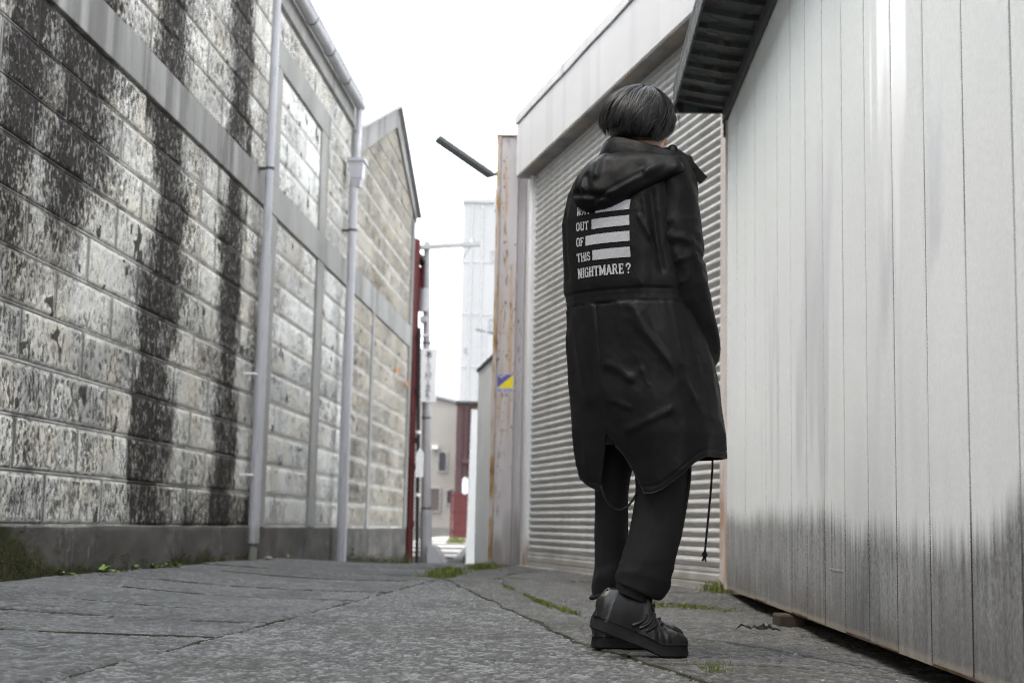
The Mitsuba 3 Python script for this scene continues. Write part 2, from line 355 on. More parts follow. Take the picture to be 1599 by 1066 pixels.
def column_color(p, n, uv):
    x, z = p.x, p.z
    c = mi.Color3f(0.50, 0.47, 0.48) * (0.85 + 0.3 * fbm(x * 8, z * 2.0, p.y * 5, 3))
    xa = x + 0.02 * (ns(z * 2.0, x * 3, 1.0) - 0.5)
    st = 0.0
    for cx, w, z0, z1 in ((-0.095, 0.034, 1.30, 4.4), (-0.085, 0.028, 2.25, 4.38), (-0.015, 0.03, 2.1, 3.1), (-0.105, 0.045, 1.15, 2.95), (-0.02, 0.04, 1.2, 2.5), (-0.06, 0.035, 1.1, 1.9), (-0.12, 0.02, 0.5, 1.9)):
        st = dr.maximum(st, band(xa, cx, w * 0.72) * sm(z0 - 0.1, z0 + 0.5, z) * sm(z1 + 0.02, z1 - 0.04, z))
    st = st * (0.15 + 1.1 * sm(0.25, 0.75, ns(x * 55, z * 3.2, 3.0)))
    c = mix(c, (0.44, 0.28, 0.13), dr.clip(0.62 * st, 0, 0.75))
    spots = 0.8 * sm(0.78, 0.88, ns(x * 75, z * 22.0, 2.0)) * sm(0.5, 0.7, ns(x * 7, z * 1.4, 3.0))
    c = mix(c, (0.13, 0.055, 0.022), dr.clip(spots, 0, 0.9))
    foot = sm(0.5, 0.1, z + 0.5 * (ns(x * 25, z * 2.0, 6.0) - 0.5))
    return mix(c, (0.16, 0.135, 0.12), 0.7 * foot)
mat('mat_column', column_color, 0.55, spec=0.35)

def rustedge_color(p, n, uv):
    q = fbm(p.x * 8, p.y * 8, p.z * 3.5, 3)
    c = mix((0.50, 0.43, 0.38), (0.36, 0.23, 0.10), sm(0.42, 0.62, q))
    return mix(c, (0.17, 0.08, 0.035), 0.7 * sm(0.62, 0.74, q) + 0.5 * sm(0.5, 0.1, p.z))
mat('mat_rust_edge', rustedge_color, 0.7)
def rail_color(p, n, uv):
    c = mi.Color3f(0.60, 0.545, 0.525) * (0.85 + 0.25 * fbm(p.x * 6, p.y * 6, p.z * 2.0, 3))
    return mix(c, (0.33, 0.18, 0.08), 0.8 * sm(0.0, 0.5, fbm(p.x * 12, p.y * 12, p.z * 4.0, 3) - 0.28 - 0.42 * sm(0.2, 1.5, p.z)))
mat('mat_rail_pink', rail_color, 0.55)
mat('mat_rail_white', lambda p, n, uv: mix(mi.Color3f(0.72, 0.725, 0.74) * (0.88 + 0.15 * fbm(p.x * 5, p.y * 5, p.z * 3, 2)), (0.20, 0.10, 0.04), 0.8 * sm(0.34, 0.05, p.z + 0.3 * (ns(p.x * 20, p.y * 20, p.z * 5) - 0.5))), 0.5)

# plain ones
def wear(rgb, k=0.25, f=4.0):
    return lambda p, n, uv: mi.Color3f(*rgb) * (1 - k / 2 + k * fbm(p.x * f, p.y * f, p.z * f, 3))
mat('mat_white_paint', wear((0.84, 0.84, 0.83), 0.12), 0.6)
mat('mat_white_wall', wear((0.56, 0.565, 0.565), 0.4, 2.0), 0.8)
mat('mat_tower', wear((0.48, 0.48, 0.485), 0.1, 0.2), 0.7)
mat('mat_cream', wear((0.37, 0.35, 0.32), 0.15, 0.6), 0.8)
mat('mat_maroon', wear((0.085, 0.048, 0.050), 0.3, 0.8), 0.7)
mat('mat_red', wear((0.115, 0.025, 0.025), 0.4, 2.0), 0.6)
mat('mat_red_bright', (0.60, 0.07, 0.03), 0.5)
mat('mat_dark', (0.02, 0.02, 0.021), 0.6)
mat('mat_pane', (0.07, 0.07, 0.075), 0.2, spec=0.6)
mat('mat_pane_brown', (0.13, 0.105, 0.10), 0.3, spec=0.5)
mat('mat_concrete_pole', wear((0.37, 0.37, 0.375), 0.3, 5.0), 0.8)
mat('mat_ink', (0.035, 0.037, 0.045), 0.8)
mat('mat_orange', (0.75, 0.22, 0.03), 0.7)
mat('mat_sticker_purple', (0.10, 0.09, 0.28), 0.45)
mat('mat_sticker_yellow', (0.80, 0.66, 0.02), 0.45)
mat('mat_sticker_ground', (0.50, 0.48, 0.58), 0.45)
mat('mat_wood', wear((0.05, 0.039, 0.030), 0.7, 14.0), 0.9)
mat('mat_lamp_grey', wear((0.085, 0.09, 0.092), 0.3, 6.0), 0.5)
mat('mat_debris', wear((0.03, 0.026, 0.022), 0.6, 40.0), 0.95)
mat('mat_chips', wear((0.30, 0.29, 0.275), 0.9, 60.0), 0.9)
def leaf(name, a, b):
    scene[name] = {'type': 'twosided', 'bsdf': {'type': 'principled', 'base_color': P(lambda p, n, uv: mix(a, b, ns(p.x * 30, p.y * 30, p.z * 30))), 'roughness': 0.6, 'specular': 0.3}}
leaf('mat_grass', (0.075, 0.10, 0.02), (0.17, 0.19, 0.045))
leaf('mat_weed', (0.14, 0.22, 0.06), (0.24, 0.33, 0.10))
leaf('mat_moss', (0.017, 0.019, 0.006), (0.060, 0.060, 0.013))
leaf('mat_joint_moss', (0.016, 0.016, 0.012), (0.044, 0.045, 0.018))
mat('mat_seam', lambda p, n, uv: mix(mi.Color3f(0.33, 0.345, 0.325), mi.Color3f(0.035, 0.034, 0.033), sm(0.60, 0.34, p.z + 0.1 * (ns(p.y * 7, 1.0, 2.0) - 0.5))) * (0.6 + 0.8 * ns(p.y * 5, p.z * 3.0, 2.0)), 0.8)

# person
def cloth_bump(p, n, uv):
    return fbm(p.x * 30, p.y * 30, p.z * 24, 3) + 0.05 * ns(p.x * 900, p.y * 900, p.z * 900)
mat('mat_coat', lambda p, n, uv: mi.Color3f(0.0048, 0.0047, 0.0052) * (0.85 + 0.3 * fbm(p.x * 9, p.y * 9, p.z * 9, 2)), 0.50, spec=0.18, sheen=0.0, bump=cloth_bump, bscale=0.0035, eps=2e-3)
mat('mat_trousers', lambda p, n, uv: mi.Color3f(0.0175, 0.0173, 0.0182) * (0.85 + 0.3 * fbm(p.x * 9, p.y * 9, p.z * 9, 2)), 0.75, spec=0.15, sheen=0.0)
mat('mat_leather', lambda p, n, uv: mi.Color3f(0.0075, 0.0075, 0.0078) * (0.8 + 0.4 * fbm(p.x * 30, p.y * 30, p.z * 30, 2)), 0.27, spec=0.5, bump=lambda p, n, uv: fbm(p.x * 160, p.y * 160, p.z * 160, 2), bscale=0.00018, eps=1e-3)
mat('mat_rubber', lambda p, n, uv: mi.Color3f(0.0095, 0.0095, 0.0098) * (0.8 + 0.5 * fbm(p.x * 60, p.y * 60, p.z * 60, 2)), 0.62, spec=0.25)
mat('mat_cord', (0.012, 0.01, 0.011), 0.8)
mat('mat_print', lambda p, n, uv: mi.Color3f(0.40, 0.40, 0.42) * (0.85 + 0.25 * ns(p.x * 250, p.y * 250, p.z * 250)), 0.7)
mat('mat_skin', (0.50, 0.33, 0.25), 0.55, spec=0.4)
mat('mat_hair', (0.0075, 0.0068, 0.0068), 0.40, spec=0.45)
mat('mat_hair_sheen', (0.014, 0.0125, 0.0125), 0.34, spec=0.6)  # sheen of the black hair, put into a lighter base colour
# ---------------------------------------------------------------- ground
def grit(x, y, big, seed):
    """Relief of the worn surface, 0 .. 1: pressed stones with gaps between, hollows and lifts."""
    a = nz(x * 135, y * 105, 0, seed); b = nz(x * 55, y * 42, 0, seed + 1); c = nz(x * 20, y * 20, 0, seed + 2)
    return np.clip(0.5 + 1.55 * (0.62 * a + 0.38 * b + 0.22 * (c - 0.5) * big - 0.5), 0, 1)
YS = [2.9]
while YS[-1] < 14.2: YS.append(YS[-1] + 0.0015 * YS[-1])
YS = np.array(YS)
def near_far(y): return 1 - 0.5 * sst(8, 13, y)
def ground_sheet():
    xs = np.unique(np.r_[np.linspace(-300, -20, 12), np.linspace(-20, -4, 12), np.linspace(-4, -1.32, 14), np.arange(-1.30, 0.66, 0.0056), np.linspace(0.67, 3, 12), np.linspace(3, 20, 14), np.linspace(20, 300, 12)])
    ys = np.unique(np.r_[np.linspace(-40, 2.8, 18), YS, np.linspace(14.3, 26, 71), np.linspace(26, 60, 20), np.linspace(60, 700, 20)])
    X, Y = np.meshgrid(xs, ys, indexing='ij')
    G = grit(X, Y, 1.0, 3)
    on = (X > -1.31) * (X < 0.67) * (Y > 2.85) * (Y < 14.25)
    Z = gz(X, Y) + on * 0.0078 * (G - 0.5) * near_far(Y)
    return (np.stack([X, Y, Z], -1).reshape(-1, 3), grid(len(xs), len(ys))), np.column_stack([np.where(on, G, 0.5).ravel(), 0.5 + 0 * G.ravel()])
gm, guv = ground_sheet()
add('alley_road', gm, 'mat_asphalt', smooth=True, uv=guv, kind='structure')

def sheet(ya, yb, xl, xr, nx, lift, relief, seed, extra=None, rows=None, drop=0.025):
    """A cast piece of ground between the curves xl(y), xr(y): its worn top and the edges that go down."""
    y = rows if rows is not None else YS[(YS > ya) & (YS < yb)]
    u = np.linspace(0, 1, nx)
    A, B = xl(y), xr(y)
    X = A[:, None] + (B - A)[:, None] * u[None]
    Y = np.repeat(y[:, None], nx, 1)
    if extra is not None: X, Y = extra(X, Y)
    G = grit(X, Y, 0.8, seed)
    hol = nz(X * 2.2, Y * 2.2, 0, seed + 5) - 0.5
    Z = gz(X, Y) + lift + relief * (G - 0.5) * near_far(Y) + 0.010 * hol
    e = np.minimum(np.arange(nx), np.arange(nx)[::-1])[None] + 0 * Z
    e2 = np.minimum(np.arange(len(y)), np.arange(len(y))[::-1])[:, None] + 0 * Z
    Z = Z - 0.004 * (np.minimum(e, e2) == 1)
    Z = np.where(np.minimum(e, e2) == 0, Z - drop, Z)
    f = grid(len(y), nx)
    v = np.stack([X, Y, Z], -1).reshape(-1, 3)
    if np.cross(v[f[0, 1]] - v[f[0, 0]], v[f[0, 2]] - v[f[0, 0]])[2] < 0: f = f[:, ::-1]
    return (v, f), np.column_stack([G.ravel(), np.full(G.size, 0.5)])

# concrete apron on the right with a broken edge, cast in two pieces parted by a crack that weeds grow in
edge = np.array([(0.62, 2.6), (0.525, 3.82), (0.405, 4.34), (0.247, 5.05), (0.03, 6.75), (-0.20, 8.5), (-0.53, 11.2), (-0.50, 12.0), (-0.16, 12.9), (0.02, 13.9), (0.10, 14.6)])
def edge_x(y):
    y = np.asarray(y, float)
    return np.interp(y, edge[:, 1], edge[:, 0]) + 0.034 * (nz(y * 4, 1.0) - 0.5) + 0.010 * (nz(y * 18, 2.0) - 0.5)
crk = np.array([(1.60, 4.2), (1.0, 4.75), (0.62, 5.35), (0.36, 6.18), (0.19, 7.35), (0.0, 9.26), (-0.05, 10.4), (0.0, 11.5), (0.2, 12.6), (0.45, 13.2)])
def crack_x(y):
    y = np.asarray(y, float)
    return np.interp(y, crk[:, 1], crk[:, 0]) + 0.04 * (nz(y * 6, 5.0) - 0.5) + 0.012 * (nz(y * 26, 6.0) - 0.5)
def back_x(y): return np.minimum(1.9, (14.62 - np.asarray(y, float)) / 4.03 + 0.16)
PLACES.add('concrete_apron'); labels['concrete_apron'] = {'kind': 'structure'}
m, uv = sheet(2.9, 4.22, edge_x, lambda y: 1.9 + 0 * y, 200, 0.006, 0.0060, 31); add('slab', m, 'mat_apron', 'concrete_apron', smooth=True, uv=uv)
m, uv = sheet(4.235, 12.9, edge_x, lambda y: np.minimum(crack_x(y) - 0.008, back_x(y)), 130, 0.007, 0.0060, 41); add('slab', m, 'mat_apron', 'concrete_apron', smooth=True, uv=uv)
m, uv = sheet(4.235, 9.0, lambda y: crack_x(y) + 0.008, lambda y: np.maximum(1.9 + 0 * y, crack_x(y) + 0.05), 180, 0.009, 0.0060, 51); add('slab', m, 'mat_apron', 'concrete_apron', smooth=True, uv=uv)
m, uv = sheet(9.005, 13.4, lambda y: crack_x(y) + 0.008, lambda y: np.maximum(back_x(y), crack_x(y) + 0.02), 90, 0.010, 0.005, 61); add('slab', m, 'mat_apron', 'concrete_apron', smooth=True, uv=uv)
m, uv = sheet(12.91, 14.6, edge_x, lambda y: np.maximum(np.minimum(back_x(y), crack_x(y) - 0.008), edge_x(y) + 0.01), 40, 0.009, 0.004, 71, rows=np.linspace(12.91, 14.6, 60)); add('slab', m, 'mat_apron', 'concrete_apron', smooth=True, uv=uv)

# paving strips along the left wall, their joints packed with soil and moss
PLACES.add('paving'); labels['paving'] = {'kind': 'structure'}
joints = [1.6, 2.45, 3.25, 4.08, 4.93, 5.67, 6.36, 7.42, 8.35, 9.2, 10.1, 11.0, 11.95, 12.9, 13.9]
def slab_edge(y): return -1.10 + 0.085 * (np.asarray(y, float) - 3.5)
for k, (ya, yb) in enumerate(zip(joints[:-1], joints[1:])):
    st_ = 0.0075 if ya < 6 else 0.011 if ya < 9 else 0.02
    rows = np.linspace(ya + 0.0045, yb - 0.0045, max(8, int((yb - ya) / (st_ * 0.9))))
    shear = lambda X, Y: (X, Y - 0.17 * (X + 1.2) + 0.012 * (nz(X * 3, k * 3.0) - 0.5))
    m, uv = sheet(ya, yb, lambda y: -3.1 + 0.061 * y + 0.02, slab_edge, int(1.75 / st_), 0.004 + 0.003 * ((k * 7) % 3 - 1), 0.0062, 80 + k, shear, rows, 0.012)
    add('paving_slab', m, 'mat_slab', 'paving', uv=uv, smooth=True)

# moss and soil standing a little proud in the joints, broken here and there
jm = []
def bead(x, y, w, seed):
    keep = nz(np.arange(len(x)) * 0.045, seed, 0, 2) > 0.42
    hgt = w * (0.35 + 1.1 * nz(x * 14, y * 14, 0, seed)) * (0.4 + 0.9 * nz(x * 3, y * 3, 1, seed))
    z = gz(x, y) + 0.002
    t = np.stack([np.gradient(x), np.gradient(y)], 1); t /= np.linalg.norm(t, axis=1, keepdims=True)
    nx_, ny_ = -t[:, 1], t[:, 0]
    V = np.stack([np.stack([x + nx_ * o * w * 1.3, y + ny_ * o * w * 1.3, z + (hgt + 0.004 if o == 0 else 0 * hgt) - 0.004], -1) for o in (-1, 0, 1)], 1)
    f = []
    for i_ in range(len(x) - 1):
        if keep[i_] and keep[i_ + 1]:
            a_ = i_ * 3
            f += [(a_, a_ + 1, a_ + 4), (a_, a_ + 4, a_ + 3), (a_ + 1, a_ + 2, a_ + 5), (a_ + 1, a_ + 5, a_ + 4)]
    return V.reshape(-1, 3), np.array(f)
for k, y in enumerate(joints[2:12]):
    xs_ = np.arange(-3.1 + 0.061 * y + 0.05, float(slab_edge(y)), 0.012)
    jm.append(bead(xs_, y - 0.17 * (xs_ + 1.2) + 0.008 * (nz(xs_ * 5, y) - 0.5), 0.0032 + 0.0003 * y, 3 + k))
ys_ = np.arange(3.0, 12.0, 0.012)
jm.append(bead(slab_edge(ys_) + 0.01 * (nz(ys_ * 4, 1.0) - 0.5) + 0.006, ys_, 0.0042, 31))
ya_ = np.arange(3.0, 11.6, 0.012)
jm.append(bead(edge_x(ya_) - 0.006, ya_, 0.006, 41))
jm.append(bead(edge_x(ya_) + 0.004, ya_ + 0.004, 0.005, 44))
add('joint_moss', [q for q in jm if len(q[1])], 'mat_joint_moss', 'paving', kind='stuff')

# pale path that goes on beyond the drop
PLACES.add('path'); labels['path'] = {'kind': 'structure'}
for k in range(9):
    y0 = 27.0 + k * 2.6
    add('path_slab', bx(-2.6 + 0.035 * k, -1.02 + 0.012 * k, y0, y0 + 2.45, -0.40, float(gz(-1.8, y0 + 1.2)) + 0.03 + 0.004 * (k % 3)), 'mat_far_path', 'path')

# ---------------------------------------------------------------- stone blocks
def block(fr, s0, s1, z0, z1, ns_, nz_, proud=0.006, rough=0.020, seed=0, tone=0.5, chisel=True, clip=None):
    """One quarry-faced block: drafted margin, tooled face, returns that go back into the wall."""
    s = np.r_[s0, np.linspace(s0 + 0.0015, s1 - 0.0015, ns_ - 2), s1]; z = np.r_[z0, np.linspace(z0 + 0.0015, z1 - 0.0015, nz_ - 2), z1]
    S, Z = np.meshgrid(s, z, indexing='ij')
    e = np.minimum.reduce([(S - s0), (s1 - S), (Z - z0) * 2.0, (z1 - Z) * 2.0])
    m = sst(0.020, 0.034, e + 0.012 * (nz(S * 26, Z * 26, seed) - 0.5))
    t = S + 0.14 * (Z - z0)
    a = nz(t * 50, Z * 22, seed * 3.7)
    b = nz(t * 30, Z * 13, seed * 1.3 + 7)
    big = nz(S * 4, Z * 5, seed * 2.1)
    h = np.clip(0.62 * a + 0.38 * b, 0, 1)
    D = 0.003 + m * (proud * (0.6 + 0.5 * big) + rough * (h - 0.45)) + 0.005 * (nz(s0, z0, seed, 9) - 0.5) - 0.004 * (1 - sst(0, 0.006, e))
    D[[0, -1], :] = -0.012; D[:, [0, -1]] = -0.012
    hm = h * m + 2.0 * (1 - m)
    v = fr(np.stack([S, D, Z], -1).reshape(-1, 3))
    f = grid(ns_, nz_)
    nn = np.cross(v[f[:, 1]] - v[f[:, 0]], v[f[:, 2]] - v[f[:, 0]]).sum(0)
    out = fr(np.array([[0, 1, 0]]))[0] - fr(np.array([[0, 0, 0]]))[0]
    if nn @ out < 0: f = f[:, ::-1]
    return (v, f), np.column_stack([hm.ravel(), np.full(hm.size, tone)])

def stone_field(parent, fr, sA, sB, zA, zB, courses, joint0, pitch, bsdf, near=9.0, phase=0, skip=None, proud=0.006, rough=0.020, seed=100):
    ch = (zB - zA) / courses
    for c in range(courses):
        z0, z1 = zA + c * ch + 0.009, zA + (c + 1) * ch - 0.008
        off = joint0 + ((c + phase) % 2) * pitch / 2
        k0 = math.floor((sA - off) / pitch)
        js = [sA] + [off + k * pitch for k in range(k0 + 1, k0 + 200) if sA + 0.10 < off + k * pitch < sB - 0.10] + [sB]
        for a, b in zip(js[:-1], js[1:]):
            sd = seed + int(a * 37) + c * 101
            jit = 0.012 * (nz(a * 3.3, c * 1.7, seed) - 0.5)
            mid = (a + b) / 2
            dens = 150 if mid < near else (105 if mid < 13.2 else 40)
            vert = 26 if mid < near else (20 if mid < 13.2 else 10)
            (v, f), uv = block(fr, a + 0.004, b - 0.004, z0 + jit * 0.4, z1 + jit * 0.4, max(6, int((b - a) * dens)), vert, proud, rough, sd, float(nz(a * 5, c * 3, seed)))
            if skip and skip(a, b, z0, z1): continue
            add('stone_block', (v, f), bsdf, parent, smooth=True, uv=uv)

def bed_joints(fr, sA, sB, zA, zB, courses):
    """Rounded mortar beads in the bed joints."""
    out, ch = [], (zB - zA) / courses
    for c in range(1, courses):
        z = zA + c * ch + 0.001
        s = np.linspace(sA, sB, max(3, int((sB - sA) * 8)))
        rings = []
        w = 0.0045 + 0.002 * (nz(s * 4, c * 2.0) - 0.5)
        zz = z + 0.006 * (nz(s * 1.5, c * 3.0, 4) - 0.5)
        rings = np.stack([np.stack([s, np.full_like(s, d0), zz + k * w], -1) for d0, k in ((-0.006, -1.1), (0.003, -0.9), (0.006, 0.0), (0.003, 0.9), (-0.006, 1.1))], 1)
        out.append(loft(fr(rings)))
    return out

wh = thing('stone_warehouse', 'warehouse of rough stone blocks with black rain streaks, long gutter and grey drainpipe', 'building')
aL = lambda s0, s1, d0, d1, z0, z1, c=0.0: fb(LW, s0, s1, d0, d1, z0, z1, c)
beads = bed_joints(LW, 4.6, 13.1, 0.345, 3.245, 10) + bed_joints(LW, 4.6, 13.1, 3.555, 5.27, 6) + bed_joints(LW, 13.2, 15.4, 0.345, 3.245, 10) + bed_joints(LW, 15.6, 17.3, 0.345, 3.245, 10)
wall = add('wall', [aL(4.6, 17.36, -0.5, 0.0, 0.30, 5.30)] + beads, 'mat_mortar', wh)
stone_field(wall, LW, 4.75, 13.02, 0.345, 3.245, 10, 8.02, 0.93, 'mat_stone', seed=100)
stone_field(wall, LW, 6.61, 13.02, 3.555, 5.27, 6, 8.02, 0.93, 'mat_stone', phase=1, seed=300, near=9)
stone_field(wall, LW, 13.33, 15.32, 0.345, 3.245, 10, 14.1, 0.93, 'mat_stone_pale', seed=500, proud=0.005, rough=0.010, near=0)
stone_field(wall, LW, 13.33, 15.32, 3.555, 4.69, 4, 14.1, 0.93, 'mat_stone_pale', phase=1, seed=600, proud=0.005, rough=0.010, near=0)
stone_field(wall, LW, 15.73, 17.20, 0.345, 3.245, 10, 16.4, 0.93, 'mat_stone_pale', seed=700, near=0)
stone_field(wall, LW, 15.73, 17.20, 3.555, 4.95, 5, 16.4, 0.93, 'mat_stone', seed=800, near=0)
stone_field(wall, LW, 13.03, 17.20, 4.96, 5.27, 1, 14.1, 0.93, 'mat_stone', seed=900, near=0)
# the wall goes on behind the viewer
add('rear_wall', [aL(-12, 4.6, -0.5, 0.0, -0.1, 5.9)], 'mat_mortar', wh)
def wavy(fr, s0, s1, d0, d1, z0, z1, n=60, amp=0.004, seed=0):
    """A long cast member whose arrises are not dead straight."""
    s = np.linspace(s0, s1, n); o = [(d0, z0), (d1 - 0.008, z0), (d1, z0 + 0.008), (d1, z1 - 0.008), (d1 - 0.008, z1), (d0, z1)]
    rings = np.stack([np.stack([s, d + (amp * (nz(s * 2.5, i * 3.1, seed) - 0.5) if d > d0 else 0 * s), z + amp * (nz(s * 2.0, i * 5.0, seed + 1) - 0.5)], -1) for i, (d, z) in enumerate(o)], 1)
    return loft(fr(rings))
add('plinth', [wavy(LW, 4.6, 13.12, -0.3, 0.035, -0.2, 0.345, 80, 0.012, 1), wavy(LW, 13.12, 17.37, -0.3, 0.022, -0.3, 0.338, 50, 0.008, 2)], 'mat_plinth', wh, smooth=30)
add('beam', wavy(LW, 4.6, 17.2, -0.2, 0.032, 3.247, 3.553, 120, 0.006, 3), 'mat_beam', wh, smooth=30, label='long grey concrete tie beam crossing the stone wall')
add('lintel', wavy(LW, 12.95, 15.73, -0.2, 0.034, 4.69, 4.955, 30, 0.005, 4), 'mat_beam', wh, smooth=30)
def jamb(s0, s1, z0, z1, d, seed):
    return wavy(lambda v: LW(np.stack([v[..., 2], v[..., 1], v[..., 0]], -1)), z0, z1, -0.2, d, s0, s1, 40, 0.006, seed)
add('jamb', fixw(cat(jamb(15.325, 15.72, 0.34, 3.246, 0.026, 5), jamb(15.325, 15.72, 3.554, 4.69, 0.026, 6))), 'mat_beam', wh, smooth=30)
add('jamb', fixw(cat(jamb(13.03, 13.32, 0.34, 3.246, 0.026, 7), jamb(13.03, 13.32, 3.554, 4.69, 0.026, 8))), 'mat_beam', wh, smooth=30)
add('corner_post', fixw(jamb(17.21, 17.372, 0.335, 5.272, 0.04, 9)), 'mat_beam', wh, smooth=30)
add('cornice', wavy(LW, 4.6, 17.372, -0.3, 0.045, 5.275, 5.75, 60, 0.006, 10), 'mat_beam', wh, smooth=30)
# roof slope going up and away from the alley, its slates in courses
def roof_slope(fr, s0, s1, d0, z0, d1, z1, th=0.05):
    v = fr(np.array([(s, d, z) for s in (s0, s1) for (d, z) in ((d0, z0), (d1, z1), (d1, z1 + th), (d0, z0 + th))], float))
    f = np.array([[0, 1, 2, 3], [7, 6, 5, 4], [0, 4, 5, 1], [1, 5, 6, 2], [2, 6, 7, 3], [3, 7, 4, 0]])
    return fixw((v, np.vstack([f[:, [0, 1, 2]], f[:, [0, 2, 3]]])))
rf = add('roof', [roof_slope(LW, -12, 17.45, 0.10, 5.66, -5.0, 7.4), aL(-12, 17.3, -9.5, -0.5, -0.3, 5.6)], 'mat_roof', wh)
# half round gutter, its brackets
gs = np.linspace(4.6, 17.1, 40)
an = np.linspace(np.pi, 2 * np.pi, 9)
outer = [(0.125 + 0.062 * math.cos(a), 5.50 + 0.072 * math.sin(a)) for a in an]
inner = [(0.125 + 0.056 * math.cos(a), 5.502 + 0.066 * math.sin(a)) for a in an[::-1]]
prof = np.array(outer + inner)
rings = np.stack([np.stack([np.full(len(prof), s), prof[:, 0], prof[:, 1] + 0.004 * math.sin(s * 3.1)], -1) for s in gs])
gut = add('gutter', loft(LW(rings)), 'mat_galv', wh, smooth=40)
for s in np.arange(5.2, 16.8, 0.98):
    o2 = [(0.125 + 0.067 * math.cos(a), 5.50 + 0.077 * math.sin(a)) for a in an]; i2 = [(0.125 + 0.063 * math.cos(a), 5.50 + 0.073 * math.sin(a)) for a in an[::-1]]
    pr = np.array(o2 + i2)
    add('bracket', loft(LW(np.stack([np.stack([np.full(len(pr), q), pr[:, 0], pr[:, 1] + 0.004 * math.sin(s * 3.1)], -1) for q in (s - 0.012, s + 0.012)]))), 'mat_dark_metal', gut)
# drainpipe
def vtube(s, d, z0, z1, rad, m=20, n=2):
    z = np.linspace(z0, z1, n); return tube(LW(np.stack([np.full(n, s), np.full(n, d), z], -1)), rad, m)
dp = add('drainpipe', vtube(12.50, 0.125, 2.69, 5.42, 0.038), 'mat_pvc', wh, smooth=40)
add('sleeve', [vtube(12.50, 0.125, 0.19, 2.71, 0.050), vtube(12.50, 0.125, 2.705, 2.74, 0.0475)], 'mat_pvc', dp, smooth=40)
add('shoe', [vtube(12.50, 0.125, -0.02, 0.19, 0.038)], 'mat_pvc', dp, smooth=40)
add('collar', vtube(12.50, 0.125, 0.183, 0.20, 0.054), 'mat_dark_metal', dp, smooth=40)
for z, r_ in ((3.52, 0.043),):
    add('clip', [vtube(12.50, 0.125, z, z + 0.024, r_), fb(LW, 12.47, 12.53, 0.0, 0.10, z + 0.004, z + 0.022)], 'mat_dark_metal', dp, smooth=40)
for z in (0.78, 1.66):
    add('clip', [fb(LW, 12.36, 12.385, 0.0, 0.11, z, z + 0.018), fb(LW, 12.385, 12.47, 0.10, 0.112, z, z + 0.018)], 'mat_white_paint', dp)

# ---------------------------------------------------------------- second, gabled warehouse
w2 = thing('stone_warehouse', 'gabled warehouse of warm brown stone with a grey gable band and pale drainpipe', 'building')
AP, EL, ER = (20.75, 6.56), (17.2, 5.20), (23.24, 5.36)
gable = Polygon([(17.375, 0.2), (23.24, 0.2), (23.24, ER[1]), AP, (17.375, 5.26)])
def wallprism(poly, d0, d1, fr=LW):
    v, f = extrude(poly, d1 - d0)
    return fixw((fr(np.stack([v[:, 0], v[:, 2] + d0, v[:, 1]], -1)), f))
wl2 = add('wall', [wallprism(gable, -0.4, 0.0)] + bed_joints(LW, 17.5, 23.0, 0.335, 3.25, 10), 'mat_mortar', w2)
add('plinth', wavy(LW, 17.372, 23.26, -0.3, 0.03, -0.6, 0.325, 50, 0.008, 12), 'mat_plinth', w2, smooth=30)
add('beam', wavy(LW, 17.375, 23.24, -0.2, 0.03, 3.252, 3.60, 50, 0.006, 13), 'mat_beam', w2, smooth=30)
def jamb2(s0, s1, z0, z1, d, seed): return fixw(jamb(s0, s1, z0, z1, d, seed))
add('jamb', jamb2(19.25, 19.45, 0.32, 3.25, 0.028, 14), 'mat_beam', w2, smooth=30)
add('corner_post', jamb2(23.01, 23.25, 0.32, 5.38, 0.034, 15), 'mat_beam', w2, smooth=30)
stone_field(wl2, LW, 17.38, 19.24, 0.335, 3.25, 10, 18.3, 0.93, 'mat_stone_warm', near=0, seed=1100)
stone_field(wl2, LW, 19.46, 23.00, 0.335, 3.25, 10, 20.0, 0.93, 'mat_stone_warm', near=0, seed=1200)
inner = Polygon([(17.38, 3.6), (22.99, 3.6), (22.99, 5.48), (AP[0], 6.29), (17.38, 4.93)])
for c in range(10):
    z0 = 3.605 + c * 0.29
    off = 18.0 + (c % 2) * 0.465
    js = [17.38] + [off + k * 0.93 for k in range(8) if 17.5 < off + k * 0.93 < 22.88] + [22.99]
    for a, b in zip(js[:-1], js[1:]):
        cell = sbox(a + 0.006, z0 + 0.01, b - 0.006, z0 + 0.28)
        if inner.contains(cell):
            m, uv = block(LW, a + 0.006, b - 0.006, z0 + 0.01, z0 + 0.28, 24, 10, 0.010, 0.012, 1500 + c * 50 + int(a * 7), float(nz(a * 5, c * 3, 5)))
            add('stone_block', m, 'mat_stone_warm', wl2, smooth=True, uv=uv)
        else:
            g = cell.intersection(inner)
            if g.area > 0.01:
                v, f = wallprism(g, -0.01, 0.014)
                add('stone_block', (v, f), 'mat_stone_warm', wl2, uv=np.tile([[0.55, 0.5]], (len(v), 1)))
band_l = Polygon([(17.2, 4.87), (AP[0] + 0.02, 6.29), (AP[0] + 0.02, AP[1] + 0.02), (17.2, 5.2)])
band_r = Polygon([(AP[0] + 0.021, 6.29), (23.30, 5.36), (23.30, 5.50), (AP[0] + 0.021, AP[1] + 0.02)])
add('gable_band', wallprism(band_l, -0.3, 0.05), 'mat_beam', w2)
add('gable_band', wallprism(band_r, -0.3, 0.05), 'mat_beam', w2)
